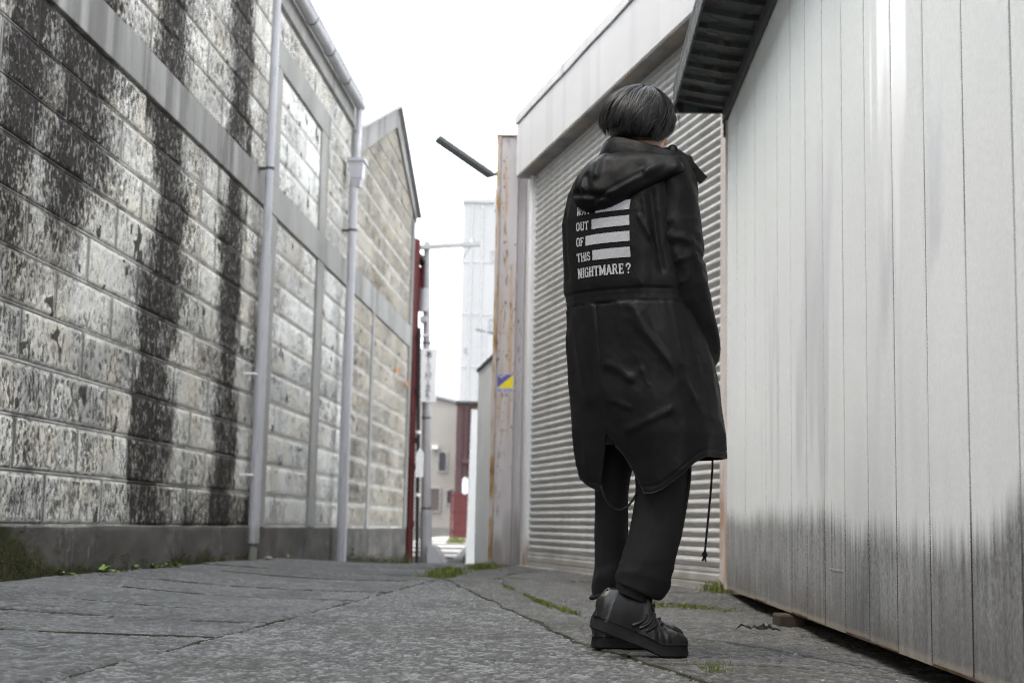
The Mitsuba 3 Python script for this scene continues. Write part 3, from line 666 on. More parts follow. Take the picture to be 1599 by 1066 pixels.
# metal capping and roof with standing seams
def slope_prism(p0, p1, t0, t1, d0, d1):
    p0, p1 = np.array(p0), np.array(p1); u = (p1 - p0) / np.linalg.norm(p1 - p0); nrm = np.array([-u[1], u[0]])
    if nrm[1] < 0: nrm = -nrm
    return wallprism(Polygon([p0 + nrm * t0, p1 + nrm * t0, p1 + nrm * t1, p0 + nrm * t1]), d0, d1)
A2 = (AP[0] + 0.02, AP[1] + 0.02)
r2 = add('roof', [slope_prism((17.2, 5.2), A2, 0.004, 0.034, -8.0, 0.09), slope_prism(A2, (23.43, 5.47), 0.004, 0.045, -8.0, 0.11)], 'mat_roof', w2)
for k in range(9):
    d = -0.5 - k * 0.46
    add('seam', slope_prism((17.2, 5.2), A2, 0.034, 0.085, d, d + 0.03), 'mat_roof', r2)
add('rear_walls', [fb(LW, 17.4, 23.2, -8, -0.4, -0.6, 5.2)], 'mat_mortar', w2)
dp2 = add('drainpipe', vtube(16.80, 0.13, 2.58, 4.40, 0.05), 'mat_pvc', w2, smooth=40)
add('sleeve', vtube(16.80, 0.13, -0.06, 2.60, 0.062), 'mat_pvc', dp2, smooth=40)
add('clip', [vtube(16.80, 0.13, 3.86, 3.885, 0.057), fb(LW, 16.77, 16.83, 0, 0.1, 3.863, 3.882)], 'mat_dark_metal', dp2, smooth=40)
hp = []
for (z0, z1, a0, a1) in ((4.50, 4.70, 0.095, 0.112), (4.70, 4.74, 0.135, 0.135), (4.40, 4.50, 0.055, 0.085)):
    b0 = LW(np.array([(16.80 + sx * a0, 0.16 + sd * a0 * 0.8, z0) for sx, sd in ((-1, -1), (1, -1), (1, 1), (-1, 1))]))
    b1 = LW(np.array([(16.80 + sx * a1, 0.16 + sd * a1 * 0.8, z1) for sx, sd in ((-1, -1), (1, -1), (1, 1), (-1, 1))]))
    hp.append(loft([b0, b1]))
add('hopper', hp, 'mat_pvc', w2)
add('outlet_pipe', tube(LW(spline(np.array([(17.02, 0.125, 5.44), (17.02, 0.125, 5.25), (16.95, 0.14, 5.08), (16.84, 0.155, 4.95), (16.80, 0.16, 4.72)]), 24)), 0.036, 12), 'mat_pvc', w2, smooth=40)
for s, z in ((21.55, 2.70), (22.75, 2.62)):
    add('marker', fb(LW, s - 0.06, s + 0.06, 0.03, 0.045, z - 0.035, z + 0.035), 'mat_orange', w2, label='small orange marker stuck on the stone')

# ---------------------------------------------------------------- garage with roller shutter
ga = thing('garage', 'white garage with a tall grey roller shutter under a broad white lintel', 'building')
aG = lambda s0, s1, d0, d1, z0, z1, c=0.0: fb(GW, s0, s1, d0, d1, z0, z1, c)
S0, S1 = 9.30, 14.16            # shutter opening along the wall (right, left)
sh = add('shutter', [aG(S0 - 0.05, S1 + 0.02, -0.06, -0.045, 0.0, 4.1)], 'mat_shutter', ga)
npr = 59
pitch = (3.98 - 0.155) / npr
pr = []
for t in np.linspace(0, 1, 9):      # one curved slat: bulge, then a rolled lip below
    pr.append((0.001 + 0.022 * math.sin(math.pi * t) ** 0.8, t * pitch * 0.86 + pitch * 0.14))
pr = [(-0.008, 0.0), (-0.002, pitch * 0.02), (-0.002, pitch * 0.10)] + pr + [(-0.008, pitch * 0.995)]
pr = np.array(pr)
def slat_mesh(z, k):
    s = np.array([S0, (S0 + S1) / 2, S1]); w = 0.0015 * (np.random.default_rng(k).random(3) - 0.5)
    return loft(GW(np.stack([np.stack([np.full(len(pr), a), pr[:, 0] - 0.022 + b, pr[:, 1] + z], -1) for a, b in zip(s, w)])))
for k in range(npr):
    add('slat', slat_mesh(0.155 + k * pitch, k), 'mat_shutter', sh, smooth=50)
brr = np.array([(-0.04, 0.015), (0.012, 0.015), (0.012, 0.045), (0.002, 0.05), (0.002, 0.058), (0.010, 0.063), (0.010, 0.105), (0.001, 0.112), (0.001, 0.122), (0.006, 0.128), (0.004, 0.152), (-0.04, 0.152)])
add('bottom_rail', loft(GW(np.stack([np.stack([np.full(len(brr), a), brr[:, 0], brr[:, 1]], -1) for a in (S0, S1)]))), 'mat_shutter', sh)
add('guide_rail', [aG(S1, S1 + 0.10, -0.10, 0.035, 0.0, 4.05, 0.004), aG(S1 + 0.10, S1 + 0.17, -0.10, 0.02, 0.0, 4.05, 0.003)], 'mat_rail_white', ga)
add('guide_rail', [aG(S0 - 0.11, S0, -0.10, 0.045, 0.0, 4.05, 0.004)], 'mat_rail_pink', ga, label='pinkish right hand guide rail rusted at its foot')
add('sill', aG(S0 - 0.1, S1 + 0.1, -0.3, 0.10, -0.10, 0.014), 'mat_beam', ga)
FR0, FR1 = 7.6, 14.33
add('lintel', [aG(FR0, FR1, -0.045, 0.165, 3.95, 4.50, 0.006)], 'mat_fascia', ga)
add('soffit', [aG(FR0, FR1 - 0.01, -0.35, 0.157, 3.938, 3.948)], 'mat_soffit', ga)
fl = []
ss = np.linspace(FR0, FR1 + 0.02, 50)
wv = 0.016 * (nz(ss * 1.6, 2.0) - 0.5)
capp = [(-0.3, 4.504), (0.183, 4.504), (0.185, 4.50), (0.185, 4.59), (0.165, 4.61), (-0.3, 4.61)]
add('cap_flashing', loft(GW(np.stack([np.stack([ss, np.full_like(ss, d), z + (wv if z < 4.505 else 0 * ss)], -1) for d, z in capp], 1))), 'mat_fascia', ga, smooth=30)
for s in (8.9, 10.75, 12.6):
    add('flashing_seam', aG(s, s + 0.045, 0.165, 0.189, 4.502, 4.594), 'mat_galv', ga)
add('body', [aG(7.0, S0 - 0.12, -5.0, -0.02, -0.1, 4.48), aG(S0 - 0.12, S1 + 0.18, -5.0, -0.12, -0.1, 4.48), aG(S1 + 0.181, 15.2, -5.0, -0.02, -0.1, 4.44)], 'mat_fascia', ga)

# rusty steel column at the corner
co = thing('steel_column', 'tall weathered steel column streaked with orange rust at the garage corner', 'column')
CX0, CX1, CY = -0.185, 0.030, 14.55
add('face', [bx(CX0 + 0.03, CX1, CY, CY + 0.02, 0.0, 4.44, None, 0.003)], 'mat_column', co)
add('web', [bx(CX0 + 0.05, CX0 + 0.07, CY + 0.021, CY + 0.30, 0.0, 4.42), bx(0.031, 0.20, CY + 0.055, CY + 0.10, -0.1, 4.40, None, 0.003), bx(0.105, 0.115, CY + 0.03, CY + 0.055, 0.0, 4.38)], 'mat_column', co)
add('flange', [bx(CX0 - 0.012, CX0 + 0.028, CY - 0.022, CY + 0.32, -0.1, 4.45, None, 0.004)], 'mat_rust_edge', co, label='thin rusty flange edge of the column')
add('cap', bx(CX0 - 0.02, CX1 + 0.01, CY - 0.03, CY + 0.33, 4.452, 4.462), 'mat_rust_edge', co)
for x, z in ((-0.10, 4.40), (0.012, 2.62), (0.012, 3.3), (0.012, 1.0), (0.012, 1.95), (0.012, 1.4)):
    add('bolt', trimesh.creation.icosphere(1, 0.011).apply_transform(trimesh.transformations.translation_matrix((x, CY - 0.001, z))), 'mat_rust_edge', co)
def front(poly, x, z, y, d=0.0015):
    """A flat sheet shape in the xz plane facing the viewer's side of the alley."""
    v, f = extrude(poly, d); v = np.stack([v[:, 0] + x, y - v[:, 2], v[:, 1] + z], -1)
    return fixw((v, f))
SX, SZ = -0.150, 1.745
st = add('sticker', front(sbox(0, 0, 0.178, 0.200), SX, SZ, CY - 0.0005, 0.0012), 'mat_sticker_ground', co, label='security sticker split into purple and yellow triangles')
add('purple_field', front(Polygon([(0.008, 0.055), (0.008, 0.192), (0.170, 0.192)]), SX, SZ, CY - 0.0019, 0.0008), 'mat_sticker_purple', st)
add('yellow_field', front(Polygon([(0.011, 0.053), (0.171, 0.053), (0.171, 0.189)]), SX, SZ, CY - 0.0019, 0.0008), 'mat_sticker_yellow', st)
def text_front(text, h, x, z, y, bold=True, width=None):
    v, f = vf(meshkit.text_mesh(text, h, 0.0008, bold))
    if width: v[:, 0] *= width / np.ptp(v[:, 0])
    return fixw((np.stack([v[:, 0] + x, y - v[:, 2], v[:, 1] + z], -1), f))
add('lettering', text_front('ALSOK', 0.032, SX + 0.010, SZ + 0.012, CY - 0.0019, True, 0.158), 'mat_sticker_purple', st)
add('small_print', [front(sbox(0.015, 0.172, 0.090, 0.184), SX, SZ, CY - 0.0029, 0.0005), front(sbox(0.035, 0.152, 0.065, 0.165), SX, SZ, CY - 0.0029, 0.0005)], 'mat_sticker_ground', st)

# ---------------------------------------------------------------- white shed with corrugated eave
sd = thing('metal_shed', 'long white shed of embossed upright panels, its foot blackened by grime', 'building')
aS = lambda s0, s1, d0, d1, z0, z1, c=0.0: fb(SW, s0, s1, d0, d1, z0, z1, c)
ends = [8.86] + list(np.arange(8.79, 1.2, -0.397)[1:] + 0.0)
ends = [8.86, 8.77] + [3.229 + 0.397 * k for k in range(13, -6, -1)]
wl = add('wall', [aS(1.25, 8.855, -0.3, -0.0145, 0.06, 3.2)], 'mat_dark_metal', sd)
for b, a in zip(ends[:-1], ends[1:]):
    s = np.array([a + 0.0055, a + 0.0065, a + 0.012, b - 0.012, b - 0.0065, b - 0.0055]) if b - a > 0.2 else np.array([a + 0.002, a + 0.004, b - 0.004, b - 0.002])
    d = np.array([-0.015, -0.002, 0.0, 0.0, -0.002, -0.015]) if len(s) == 6 else np.array([-0.01, 0, 0, -0.01])
    z = np.linspace(0.045 - 0.004 * math.sin(a * 5), 3.12, 14)
    bow = 0.0005 * np.sin(z * 2.1 + a * 7) + 0.0004 * math.sin(a * 13)
    ringm = np.stack([np.stack([s, d + bow[k], np.full_like(s, z[k])], -1) for k in range(len(z))])
    back = np.stack([np.stack([s[::-1], np.full_like(s, -0.03), np.full_like(s, z[k])], -1) for k in range(len(z))])
    if a > 1.6: add('seam', aS(a - 0.0054, a + 0.0054, -0.02, -0.0018, 0.05, 3.12), 'mat_seam', wl)
    add('panel', loft(SW(np.concatenate([ringm, back], 1))), 'mat_shed', wl, smooth=25)
dent = np.linspace(0, 1, 7)
add('dent_fold', loft(SW(np.stack([np.array([(5.24 + 0.3 * t, -0.002, 0.247), (5.24 + 0.3 * t, 0.0016 * math.sin(math.pi * t) ** 0.5, 0.258), (5.24 + 0.3 * t, 0.0004, 0.264), (5.24 + 0.3 * t, -0.002, 0.266)]) for t in dent]))), 'mat_shed', wl, smooth=60)
add('base_channel', aS(1.25, 8.85, -0.30, -0.014, 0.035, 0.06), 'mat_rust_edge', sd)
add('corner_trim', [aS(8.86, 8.885, -0.25, 0.012, 0.04, 3.1)], 'mat_rail_pink', sd)
add('body', [aS(1.25, 8.84, -3.5, -0.31, 0.1, 3.2), aS(-12, 1.25, -3.5, 0.0, 0.05, 3.2)], 'mat_shed', sd)
# corrugated eave: trapezoid deck seen from below
Lp = 0.222
prof = [(8.93, 3.085)]
y = 8.93 - 0.13
while y > 2.0:
    prof += [(y, 3.085 + 0.003 * math.sin(y * 9)), (y - 0.008, 3.062), (y - 0.024, 3.060), (y - 0.034, 3.084)]
    y -= Lp
prof = np.array(prof)
top_ = prof.copy(); top_[:, 1] = 3.10
loop = np.vstack([prof, top_[::-1]])
def eave_ring(d, rise): return np.stack([loop[:, 0] + 0.004 * np.sin(loop[:, 0] * 40), np.full(len(loop), d), loop[:, 1] + rise], -1)
rfs = add('roof', loft(SW(np.stack([eave_ring(-0.3, -0.05), eave_ring(0.0, 0.0), eave_ring(0.12, 0.012), eave_ring(0.33, 0.050)]))), 'mat_eave', sd, label='dark corrugated eave spotted with flaking paint and rust')
add('edge_trim', [fixw((lambda w: (SW(w[0]), w[1]))(bx(2.0, 8.95, 0.331, 0.343, 3.10, 3.22)))], 'mat_eave', rfs)
add('end_trim', [aS(8.932, 8.955, -0.02, 0.343, 3.072, 3.20)], 'mat_eave', rfs)
add('inner_trim', [aS(2.0, 8.93, 0.002, 0.028, 3.0, 3.10)], 'mat_dark_metal', rfs)
add('roof_sheet', [aS(1.0, 8.95, -3.5, 0.345, 3.222, 3.25)], 'mat_eave', rfs)
add('bracket', [aS(8.865, 8.895, 0.0, 0.025, 2.90, 3.06)], 'mat_dark_metal', sd)
blk = add('wood_block', [fixw(bx(1.215, 1.33, 6.42, 6.60, -0.045, 0.032, None, 0.008))], 'mat_wood', category='wood block', label='rough wooden block propping up the bottom edge of the white shed')
# ---------------------------------------------------------------- beyond the garage
bw = thing('boundary_wall', 'plain pale boundary wall with a sloping dark coping just past the rusty column', 'wall')
fw = np.array([(-0.175, 15.25), (-0.40, 17.3)])
def bwall():
    p = np.array([(-0.175, 15.25), (-0.40, 17.3), (-0.10, 17.33), (0.10, 15.28)])
    return loft([np.column_stack([p, [-0.3, -0.4, -0.4, -0.3]]), np.column_stack([p, [2.20, 2.25, 2.25, 2.20]])])
add('body', bwall(), 'mat_white_wall', bw)
p_ = np.array([(-0.20, 15.22), (-0.43, 17.34), (-0.08, 17.36), (0.12, 15.25)])
add('coping', loft([np.column_stack([p_, [2.202, 2.252, 2.252, 2.202]]), np.column_stack([p_, [2.235, 2.285, 2.285, 2.235]])]), 'mat_dark_metal', bw)
add('white_wall', loft([np.array([(-0.70, 24.0, -0.4), (-0.56, 24.0, -0.4), (-0.20, 27.5, -0.4), (-0.34, 27.5, -0.4)]), np.array([(-0.66, 24.0, 2.33), (-0.54, 24.0, 2.33), (-0.18, 27.5, 2.6), (-0.32, 27.5, 2.6)])]), 'mat_white_paint', category='wall', label='narrow bright white wall end seen between the boundary wall and the red gate')

lamp = thing('street_lamp', 'slim grey street lamp tilted against the white sky above the rusty column', 'street lamp')
def bar(p0, p1, w, h, c=0.0):
    p0, p1 = np.array(p0, float), np.array(p1, float); u = (p1 - p0); L = np.linalg.norm(u); u /= L
    a = np.cross(u, [0, 0, 1.0]); a /= np.linalg.norm(a) + 1e-9; b = np.cross(a, u)
    v, f = bx(0, L, -w / 2, w / 2, -h / 2, h / 2, None, c)
    return fixw((p0 + v[:, :1] * u + v[:, 1:2] * a + v[:, 2:] * b, f))
add('lamp_head', [bar((-0.885, 15.5, 4.675), (-0.275, 15.7, 4.31), 0.15, 0.06, 0.014)], 'mat_lamp_grey', lamp)
add('diffuser', bar((-0.82, 15.52, 4.615), (-0.40, 15.66, 4.363), 0.09, 0.02), 'mat_galv', lamp)
add('bracket', [bar((-0.285, 15.7, 4.31), (-0.15, 15.72, 4.36), 0.035, 0.035), tube([(-0.2, 15.72, 4.37), (-0.17, 15.72, 4.25), (-0.15, 15.72, 4.0), (-0.12, 15.72, 3.9)], 0.012, 8)], 'mat_lamp_grey', lamp)
add('control_box', bx(-0.235, -0.155, 15.68, 15.76, 3.90, 4.16, None, 0.01), 'mat_white_paint', lamp)
add('pole', tube([(-0.05, 15.73, -0.2), (-0.05, 15.73, 4.5)], 0.07, 14), 'mat_concrete_pole', lamp, smooth=40)

up_ = thing('utility_pole', 'slim pale concrete utility pole with a single cross arm at the end of the alley', 'utility pole')
add('pole', tube([(-1.385, 24.6, -0.5), (-1.535, 24.6, 5.32)], [0.092, 0.052], 16), 'mat_concrete_pole', up_, smooth=40)
add('base_sleeve', tube([(-1.385, 24.6, -0.5), (-1.413, 24.6, 0.62)], [0.104, 0.100], 16), 'mat_concrete_pole', up_, smooth=40)
add('cross_arm', [bar((-1.68, 24.52, 5.19), (-0.60, 24.52, 5.28), 0.08, 0.075)], 'mat_galv', up_)
for x in (-0.75, -0.92, -1.1):
    add('insulator', tube([(x, 24.52, 5.28), (x, 24.52, 5.36)], [0.022, 0.012], 8), 'mat_white_paint', up_)
add('equipment', [tube([(-1.55, 24.45, 4.05), (-1.55, 24.45, 4.45)], 0.09, 12), bx(-1.60, -1.48, 24.3, 24.5, 3.85, 3.95)], 'mat_galv', up_, smooth=40)
add('service_bracket', [bar((-1.62, 24.5, 3.62), (-1.28, 24.5, 3.70), 0.03, 0.035)], 'mat_white_paint', up_)
for z in (0.65, 2.2, 3.5):
    add('strap', tube([(-1.398 - 0.0258 * z, 24.6, z), (-1.398 - 0.0258 * z, 24.6, z + 0.03)], 0.098 - 0.006 * z, 14), 'mat_dark_metal', up_, smooth=40)

sg = thing('hanging_sign', 'white upright sign with a column of handwritten Japanese characters on the utility pole', 'sign')
SGX0, SGX1, SGZ0, SGZ1, SGY = -1.62, -1.285, 2.47, 3.395, 24.36
add('board', bx(SGX0, SGX1, SGY, SGY + 0.03, SGZ0, SGZ1, None, 0.004), 'mat_white_paint', sg)
add('bracket', [bx(-1.50, -1.36, SGY + 0.03, 24.52, z, z + 0.03) for z in (2.6, 3.25)], 'mat_galv', sg)
# brush strokes of the seven characters, each in a unit square
KANA = {
 'a': [[(.15, .78), (.85, .82)], [(.45, .98), (.42, .6), (.46, .15)], [(.68, .66), (.58, .35), (.3, .1), (.14, .25), (.3, .5), (.6, .58), (.88, .4), (.78, .12), (.55, .02)]],
 'ku': [[(.66, .95), (.3, .52), (.7, .05)]],
 'ri': [[(.28, .92), (.24, .6), (.34, .48)], [(.70, .95), (.74, .55), (.62, .2), (.42, .02)]],
 'kawa': [[(.22, .92), (.22, .4), (.06, .04)], [(.5, .88), (.5, .15)], [(.82, .95), (.82, .03)]],
 'ko': [[(.25, .82), (.6, .84), (.74, .76)], [(.2, .3), (.3, .12), (.8, .14)]],
 'ma': [[(.15, .78), (.85, .80)], [(.2, .55), (.8, .57)], [(.52, .98), (.52, .2), (.35, .04), (.18, .16), (.4, .28), (.9, .08)]],
 'chi': [[(.15, .76), (.8, .82)], [(.5, .98), (.3, .42), (.6, .56), (.86, .4), (.72, .1), (.36, .02)]],
}
zc = SGZ1 - 0.03
for name, hgt, wid in (('a', .115, .115), ('ku', .08, .075), ('ri', .13, .085), ('kawa', .125, .12), ('ko', .07, .06), ('ma', .135, .12), ('chi', .115, .095)):
    zc -= hgt + 0.012
    shp = unary_union([LineString([(x * wid, y * hgt) for x, y in spline(s, 14)] if len(s) > 2 else [(x * wid, y * hgt) for x, y in s]).buffer(0.0085) for s in KANA[name]])
    add('character', front(shp, (SGX0 + SGX1) / 2 + 0.02 - wid / 2, zc, SGY - 0.0005, 0.003), 'mat_ink', sg)

bp = thing('black_post', 'thin black service pipe standing by the red building', 'post')
add('pipe', tube([(-1.50, 23.98, -0.5), (-1.585, 23.98, 3.7)], 0.034, 10), 'mat_dark', bp, smooth=40)
add('clamp', [tube([(-1.51 - 0.02 * z, 23.98, z), (-1.51 - 0.02 * z, 23.98, z + 0.05)], 0.045, 10) for z in (0.85, 1.9)], 'mat_white_paint', bp, smooth=40)
add('notice_plate', front(Polygon([(0, 0), (.125, 0), (.125, .40), (.065, .49), (0, .40)]), -1.565, 1.17, 23.93, 0.012), 'mat_white_paint', category='plate', label='blank white plate with a pointed top fixed to the black post')

rb = thing('red_building', 'narrow red painted building squeezed behind the gabled warehouse', 'building')
add('wall', loft([np.array([(-1.72, 24.15, -0.6), (-1.585, 24.15, -0.6), (-2.05, 30, -0.6), (-4.5, 30, -0.6), (-4.5, 24.15, -0.6)]), np.array([(-1.72, 24.15, 5.3), (-1.62, 24.15, 5.25), (-2.05, 30, 5.0), (-4.5, 30, 5.6), (-4.5, 24.15, 5.6)])]), 'mat_red', rb)
add('roof', loft([np.array([(-2.2, 24.2, 5.45), (-1.56, 24.2, 4.92), (-1.56, 25.4, 4.92), (-2.2, 25.4, 5.45)]), np.array([(-2.2, 24.2, 5.50), (-1.54, 24.2, 4.97), (-1.54, 25.4, 4.97), (-2.2, 25.4, 5.50)])]), 'mat_dark_metal', rb)
add('fascia', bx(-1.75, -1.58, 24.8, 25.2, 4.2, 4.90), 'mat_red', rb)
for z in (0.35, 1.3, 1.75, 2.6, 3.5):
    add('batten', bx(-1.63, -1.575, 24.12, 24.149, z, z + 0.10), 'mat_red', rb)
add('downpipe', tube([(-1.655, 24.08, -0.5), (-1.70, 24.08, 5.0)], 0.03, 8), 'mat_red', rb, smooth=40)

def building(label, bsdf, x0, x1, y0, y1, z0, z1, zr=None):
    b = thing('building', label, 'building')
    zr = z1 if zr is None else zr
    add('walls', loft([np.array([(x0, y0, z0), (x1, y0, z0), (x1, y1, z0), (x0, y1, z0)]), np.array([(x0, y0, z1), (x1, y0, zr), (x1, y1, zr), (x0, y1, z1)])]), bsdf, b)
    return b
def window(b, x0, x1, z0, z1, y, pane='mat_pane', fr='mat_galv', rows=0):
    w = 0.05
    k = add('window', [bx(x0 - w, x0, y - 0.06, y, z0 - w, z1 + w), bx(x1, x1 + w, y - 0.06, y, z0 - w, z1 + w), bx(x0, x1, y - 0.06, y, z1, z1 + w), bx(x0, x1, y - 0.07, y, z0 - w, z0)], fr, b)
    if rows: scene[k] = mikit.ply(cat(*[bx(x0, x1, y - 0.05, y - 0.03, z0 + (z1 - z0) * (i + 0.2) / rows, z0 + (z1 - z0) * (i + 0.8) / rows) for i in range(rows)]), fr)
    add('pane', bx(x0 + 0.001, x1 - 0.001, y - 0.025, y - 0.002, z0 + 0.001, z1 - 0.001), pane, k)
cb = building('cream rendered house with small dark windows at the end of the path', 'mat_cream', -6.0, -1.80, 50, 60, -0.3, 5.55, 4.60)
add('roof', loft([np.array([(-6.1, 49.8, 5.60), (-1.72, 49.8, 4.60), (-1.72, 60.2, 4.60), (-6.1, 60.2, 5.60)]), np.array([(-6.1, 49.8, 5.72), (-1.72, 49.8, 4.71), (-1.72, 60.2, 4.71), (-6.1, 60.2, 5.72)])]), 'mat_galv', cb)
add('plinth', bx(-6.0, -1.79, 49.9, 49.998, -0.3, 0.28), 'mat_beam', cb)
window(cb, -2.47, -2.22, 2.24, 2.88, 50)
window(cb, -2.15, -1.98, 1.12, 1.56, 50)
window(cb, -2.95, -2.42, 0.85, 1.62, 50, 'mat_pane_brown')
add('vent_hood', bx(-2.72, -2.50, 49.7, 50, 2.98, 3.12, None, 0.01), 'mat_white_paint', cb)
for x in (-3.3, -4.4): add('panel_joint', bx(x, x + 0.03, 49.985, 50.01, 0.3, 4.8), 'mat_galv', cb)
add('shutter_box', bx(-1.86, -1.70, 49.6, 49.99, 2.72, 3.48, None, 0.01), 'mat_galv', cb)
mb = building('dark maroon clad house behind the red slatted gate', 'mat_maroon', -1.74, 2.4, 46, 49.5, -0.3, 4.28)
for x in np.arange(-1.55, -0.7, 0.22): add('cladding_seam', bx(x, x + 0.025, 45.97, 46.0, -0.2, 4.2), 'mat_maroon', mb)
add('roof_edge', bx(-1.78, 2.5, 45.9, 49.6, 4.282, 4.36), 'mat_dark_metal', mb)
add('pipe', [tube([(-1.42, 45.93, 0.2), (-1.42, 45.93, 4.2)], 0.035, 8), bx(-1.52, -1.28, 45.85, 45.98, 2.35, 2.5)], 'mat_maroon', mb)
gt = thing('red_gate', 'faded red gate of upright slats in front of the maroon house', 'gate')
for k in range(7): 
    x = -1.62 + k * 0.078
    add('slat', bx(x, x + 0.058, 42.0, 42.03, -0.12, 1.32 - 0.006 * k), 'mat_red', gt)
add('rail', [bx(-1.64, -1.08, 42.031, 42.06, z, z + 0.06) for z in (0.15, 0.72, 1.2)], 'mat_red', gt)
add('post', bx(-1.70, -1.645, 41.97, 42.07, -0.2, 1.42), 'mat_red', gt)
mt = thing('gas_meter', 'pale rounded meter standing above the red gate, the one beside the cream house', 'meter')
def meter(k, x):
    q = m3.Manifold.hull_points(np.array([(x + a * 0.085 * math.cos(t), 43 + dy, 1.55 + 0.18 * s + 0.085 * math.sin(t)) for a in (1,) for s in (-1, 1) for dy in (0, 0.15) for t in np.arange(10) * math.pi / 5]))
    add('case', q, 'mat_white_paint', k, smooth=40); add('pipe', tube([(x, 43.08, 1.2), (x, 43.08, 0.4)], 0.02, 8), 'mat_galv', k, smooth=40)
meter(mt, -1.32)
m2 = thing('gas_meter', 'pale rounded meter above the red gate, the one nearest the bright white wall end', 'meter')
meter(m2, -1.13)
cn = thing('traffic_cone', 'small orange traffic cone at the foot of the red gate', 'cone')
zc0 = float(gz(-1.02, 38))
add('cone', tube([(-1.02, 38, zc0 + 0.02), (-1.02, 38, zc0 + 0.40)], [0.085, 0.022], 14), 'mat_red_bright', cn, smooth=40)
add('base', bx(-1.13, -0.91, 37.89, 38.11, zc0, zc0 + 0.025, None, 0.008), 'mat_red_bright', cn)
add('band', tube([(-1.02, 38, zc0 + 0.2), (-1.02, 38, zc0 + 0.27)], [0.0585, 0.047], 14), 'mat_white_paint', cn, smooth=40)
tw = building('tall white tower block rising pale against the sky', 'mat_tower', -2.95, 8, 80, 92, -0.3, 18.7)
for z in np.arange(3.2, 18.2, 3.0): add('floor_band', bx(-2.97, 8, 79.96, 80.0, z, z + 0.09), 'mat_tower', tw)
add('corner_rib', [bx(x, x + 0.12, 79.93, 80.0, -0.2, 18.6) for x in (-2.5, -1.9)], 'mat_tower', tw)
for x0, x1, z0, z1 in ((-1.26, -0.9, 15.35, 15.9), (-1.30, -0.86, 11.3, 11.95), (-1.30, -0.86, 8.3, 8.95), (-2.65, -2.45, 10.1, 10.3)):
    window(tw, x0, x1, z0, z1, 80, 'mat_galv')
add('roof_parapet', bx(-3.0, 8, 79.9, 92, 18.702, 18.95), 'mat_tower', tw)
at = thing('antenna_mast', 'thin grey antenna mast with a cross bar in front of the white tower', 'antenna')
add('mast', [tube([(-0.98, 60, -0.3), (-1.1, 60, 8.6)], 0.05, 8), tube([(-1.25, 60, 6.5), (-1.25, 60, 8.4)], 0.035, 8)], 'mat_galv', at, smooth=40)
add('cross_bar', [bar((-1.55, 60, 8.63), (-0.66, 60, 8.45), 0.05, 0.06)], 'mat_lamp_grey', at)
# far ground edge, a low wall that closes the path
add('power_cable', [tube([(-0.7, 24.52, 5.36), (-1.6, 30, 5.1), (-2.6, 50, 5.4)], 0.010, 5)], 'mat_galv', category='cable', label='thin overhead cable running from the cross arm to the cream house')
sl = thing('concrete_ramp', 'sloping concrete fillet at the foot of the utility pole', 'ramp')
add('body', loft([np.array([(-1.36, 24.3, -0.4), (-0.95, 24.3, -0.4), (-0.95, 25.4, -0.4), (-1.36, 25.4, -0.4)]), np.array([(-1.36, 24.35, 0.04), (-1.22, 24.35, 0.02), (-1.22, 25.3, 0.02), (-1.36, 25.3, 0.04)])]), 'mat_concrete_pole', sl)

# ---------------------------------------------------------------- weeds, moss, debris
def blades(points, h0, h1, w, seed, spread=0.6):
    r = np.random.default_rng(seed); V, F = [], []
    for (x, y) in points:
        z = float(gz(x, y)) + 0.008
        h = r.uniform(h0, h1); a = r.uniform(0, 2 * np.pi); l = h * r.uniform(0.1, spread); b = a + np.pi / 2
        dx, dy = math.cos(a), math.sin(a); sx, sy = math.cos(b) * w, math.sin(b) * w
        n = len(V) * 5
        V.append([(x - sx, y - sy, z), (x + sx, y + sy, z), (x - sx * .7 + dx * l * .4, y - sy * .7 + dy * l * .4, z + h * .6), (x + sx * .7 + dx * l * .4, y + sy * .7 + dy * l * .4, z + h * .6), (x + dx * l, y + dy * l, z + h)])
        F += [(n, n + 1, n + 3), (n, n + 3, n + 2), (n + 2, n + 3, n + 4)]
    return np.array(V).reshape(-1, 3), np.array(F)
def along(pts, n, spread, seed):
    r = np.random.default_rng(seed); p = np.array(pts); t = np.r_[0, np.cumsum(np.linalg.norm(np.diff(p, axis=0), axis=1))]
    q = r.random(n) ** 1.0 * t[-1]
    keep = nz(q * 3.0, seed) > 0.38
    xy = np.stack([np.interp(q, t, p[:, 0]), np.interp(q, t, p[:, 1])], 1) + r.normal(0, spread, (n, 2))
    return xy[keep]
gp = [blades(along([(-0.50, 10.6), (-0.46, 11.6), (-0.25, 12.9), (-0.02, 13.9)], 2600, 0.055, 1), 0.02, 0.07, 0.004, 1),
      blades(along([(-0.12, 9.7), (-0.01, 9.2), (0.19, 7.35), (0.36, 6.18), (0.50, 5.7)], 800, 0.012, 2), 0.008, 0.026, 0.0025, 2),
      blades(along([(0.15, 7.6), (0.34, 6.3), (0.48, 5.8)], 420, 0.016, 3), 0.008, 0.03, 0.0025, 3),
      blades(np.random.default_rng(4).normal((0.585, 4.02), (0.022, 0.03), (60, 2)), 0.008, 0.032, 0.0014, 4),
      blades(np.random.default_rng(14).normal((0.56, 4.25), (0.06, 0.05), (60, 2)), 0.004, 0.014, 0.0014, 14),
      blades(np.random.default_rng(5).normal((1.34, 9.15), (0.05, 0.10), (260, 2)), 0.02, 0.085, 0.003, 5),
      blades(along([(0.55, 7.1), (0.9, 7.5), (1.3, 8.0)], 1300, 0.10, 6), 0.005, 0.016, 0.003, 6),
      blades(along([(0.0, 10.6), (0.6, 10.2)], 400, 0.08, 7), 0.005, 0.02, 0.003, 7),
      blades(along([(-1.95, 23.3), (-1.70, 23.2)], 300, 0.05, 8), 0.05, 0.16, 0.008, 8)]
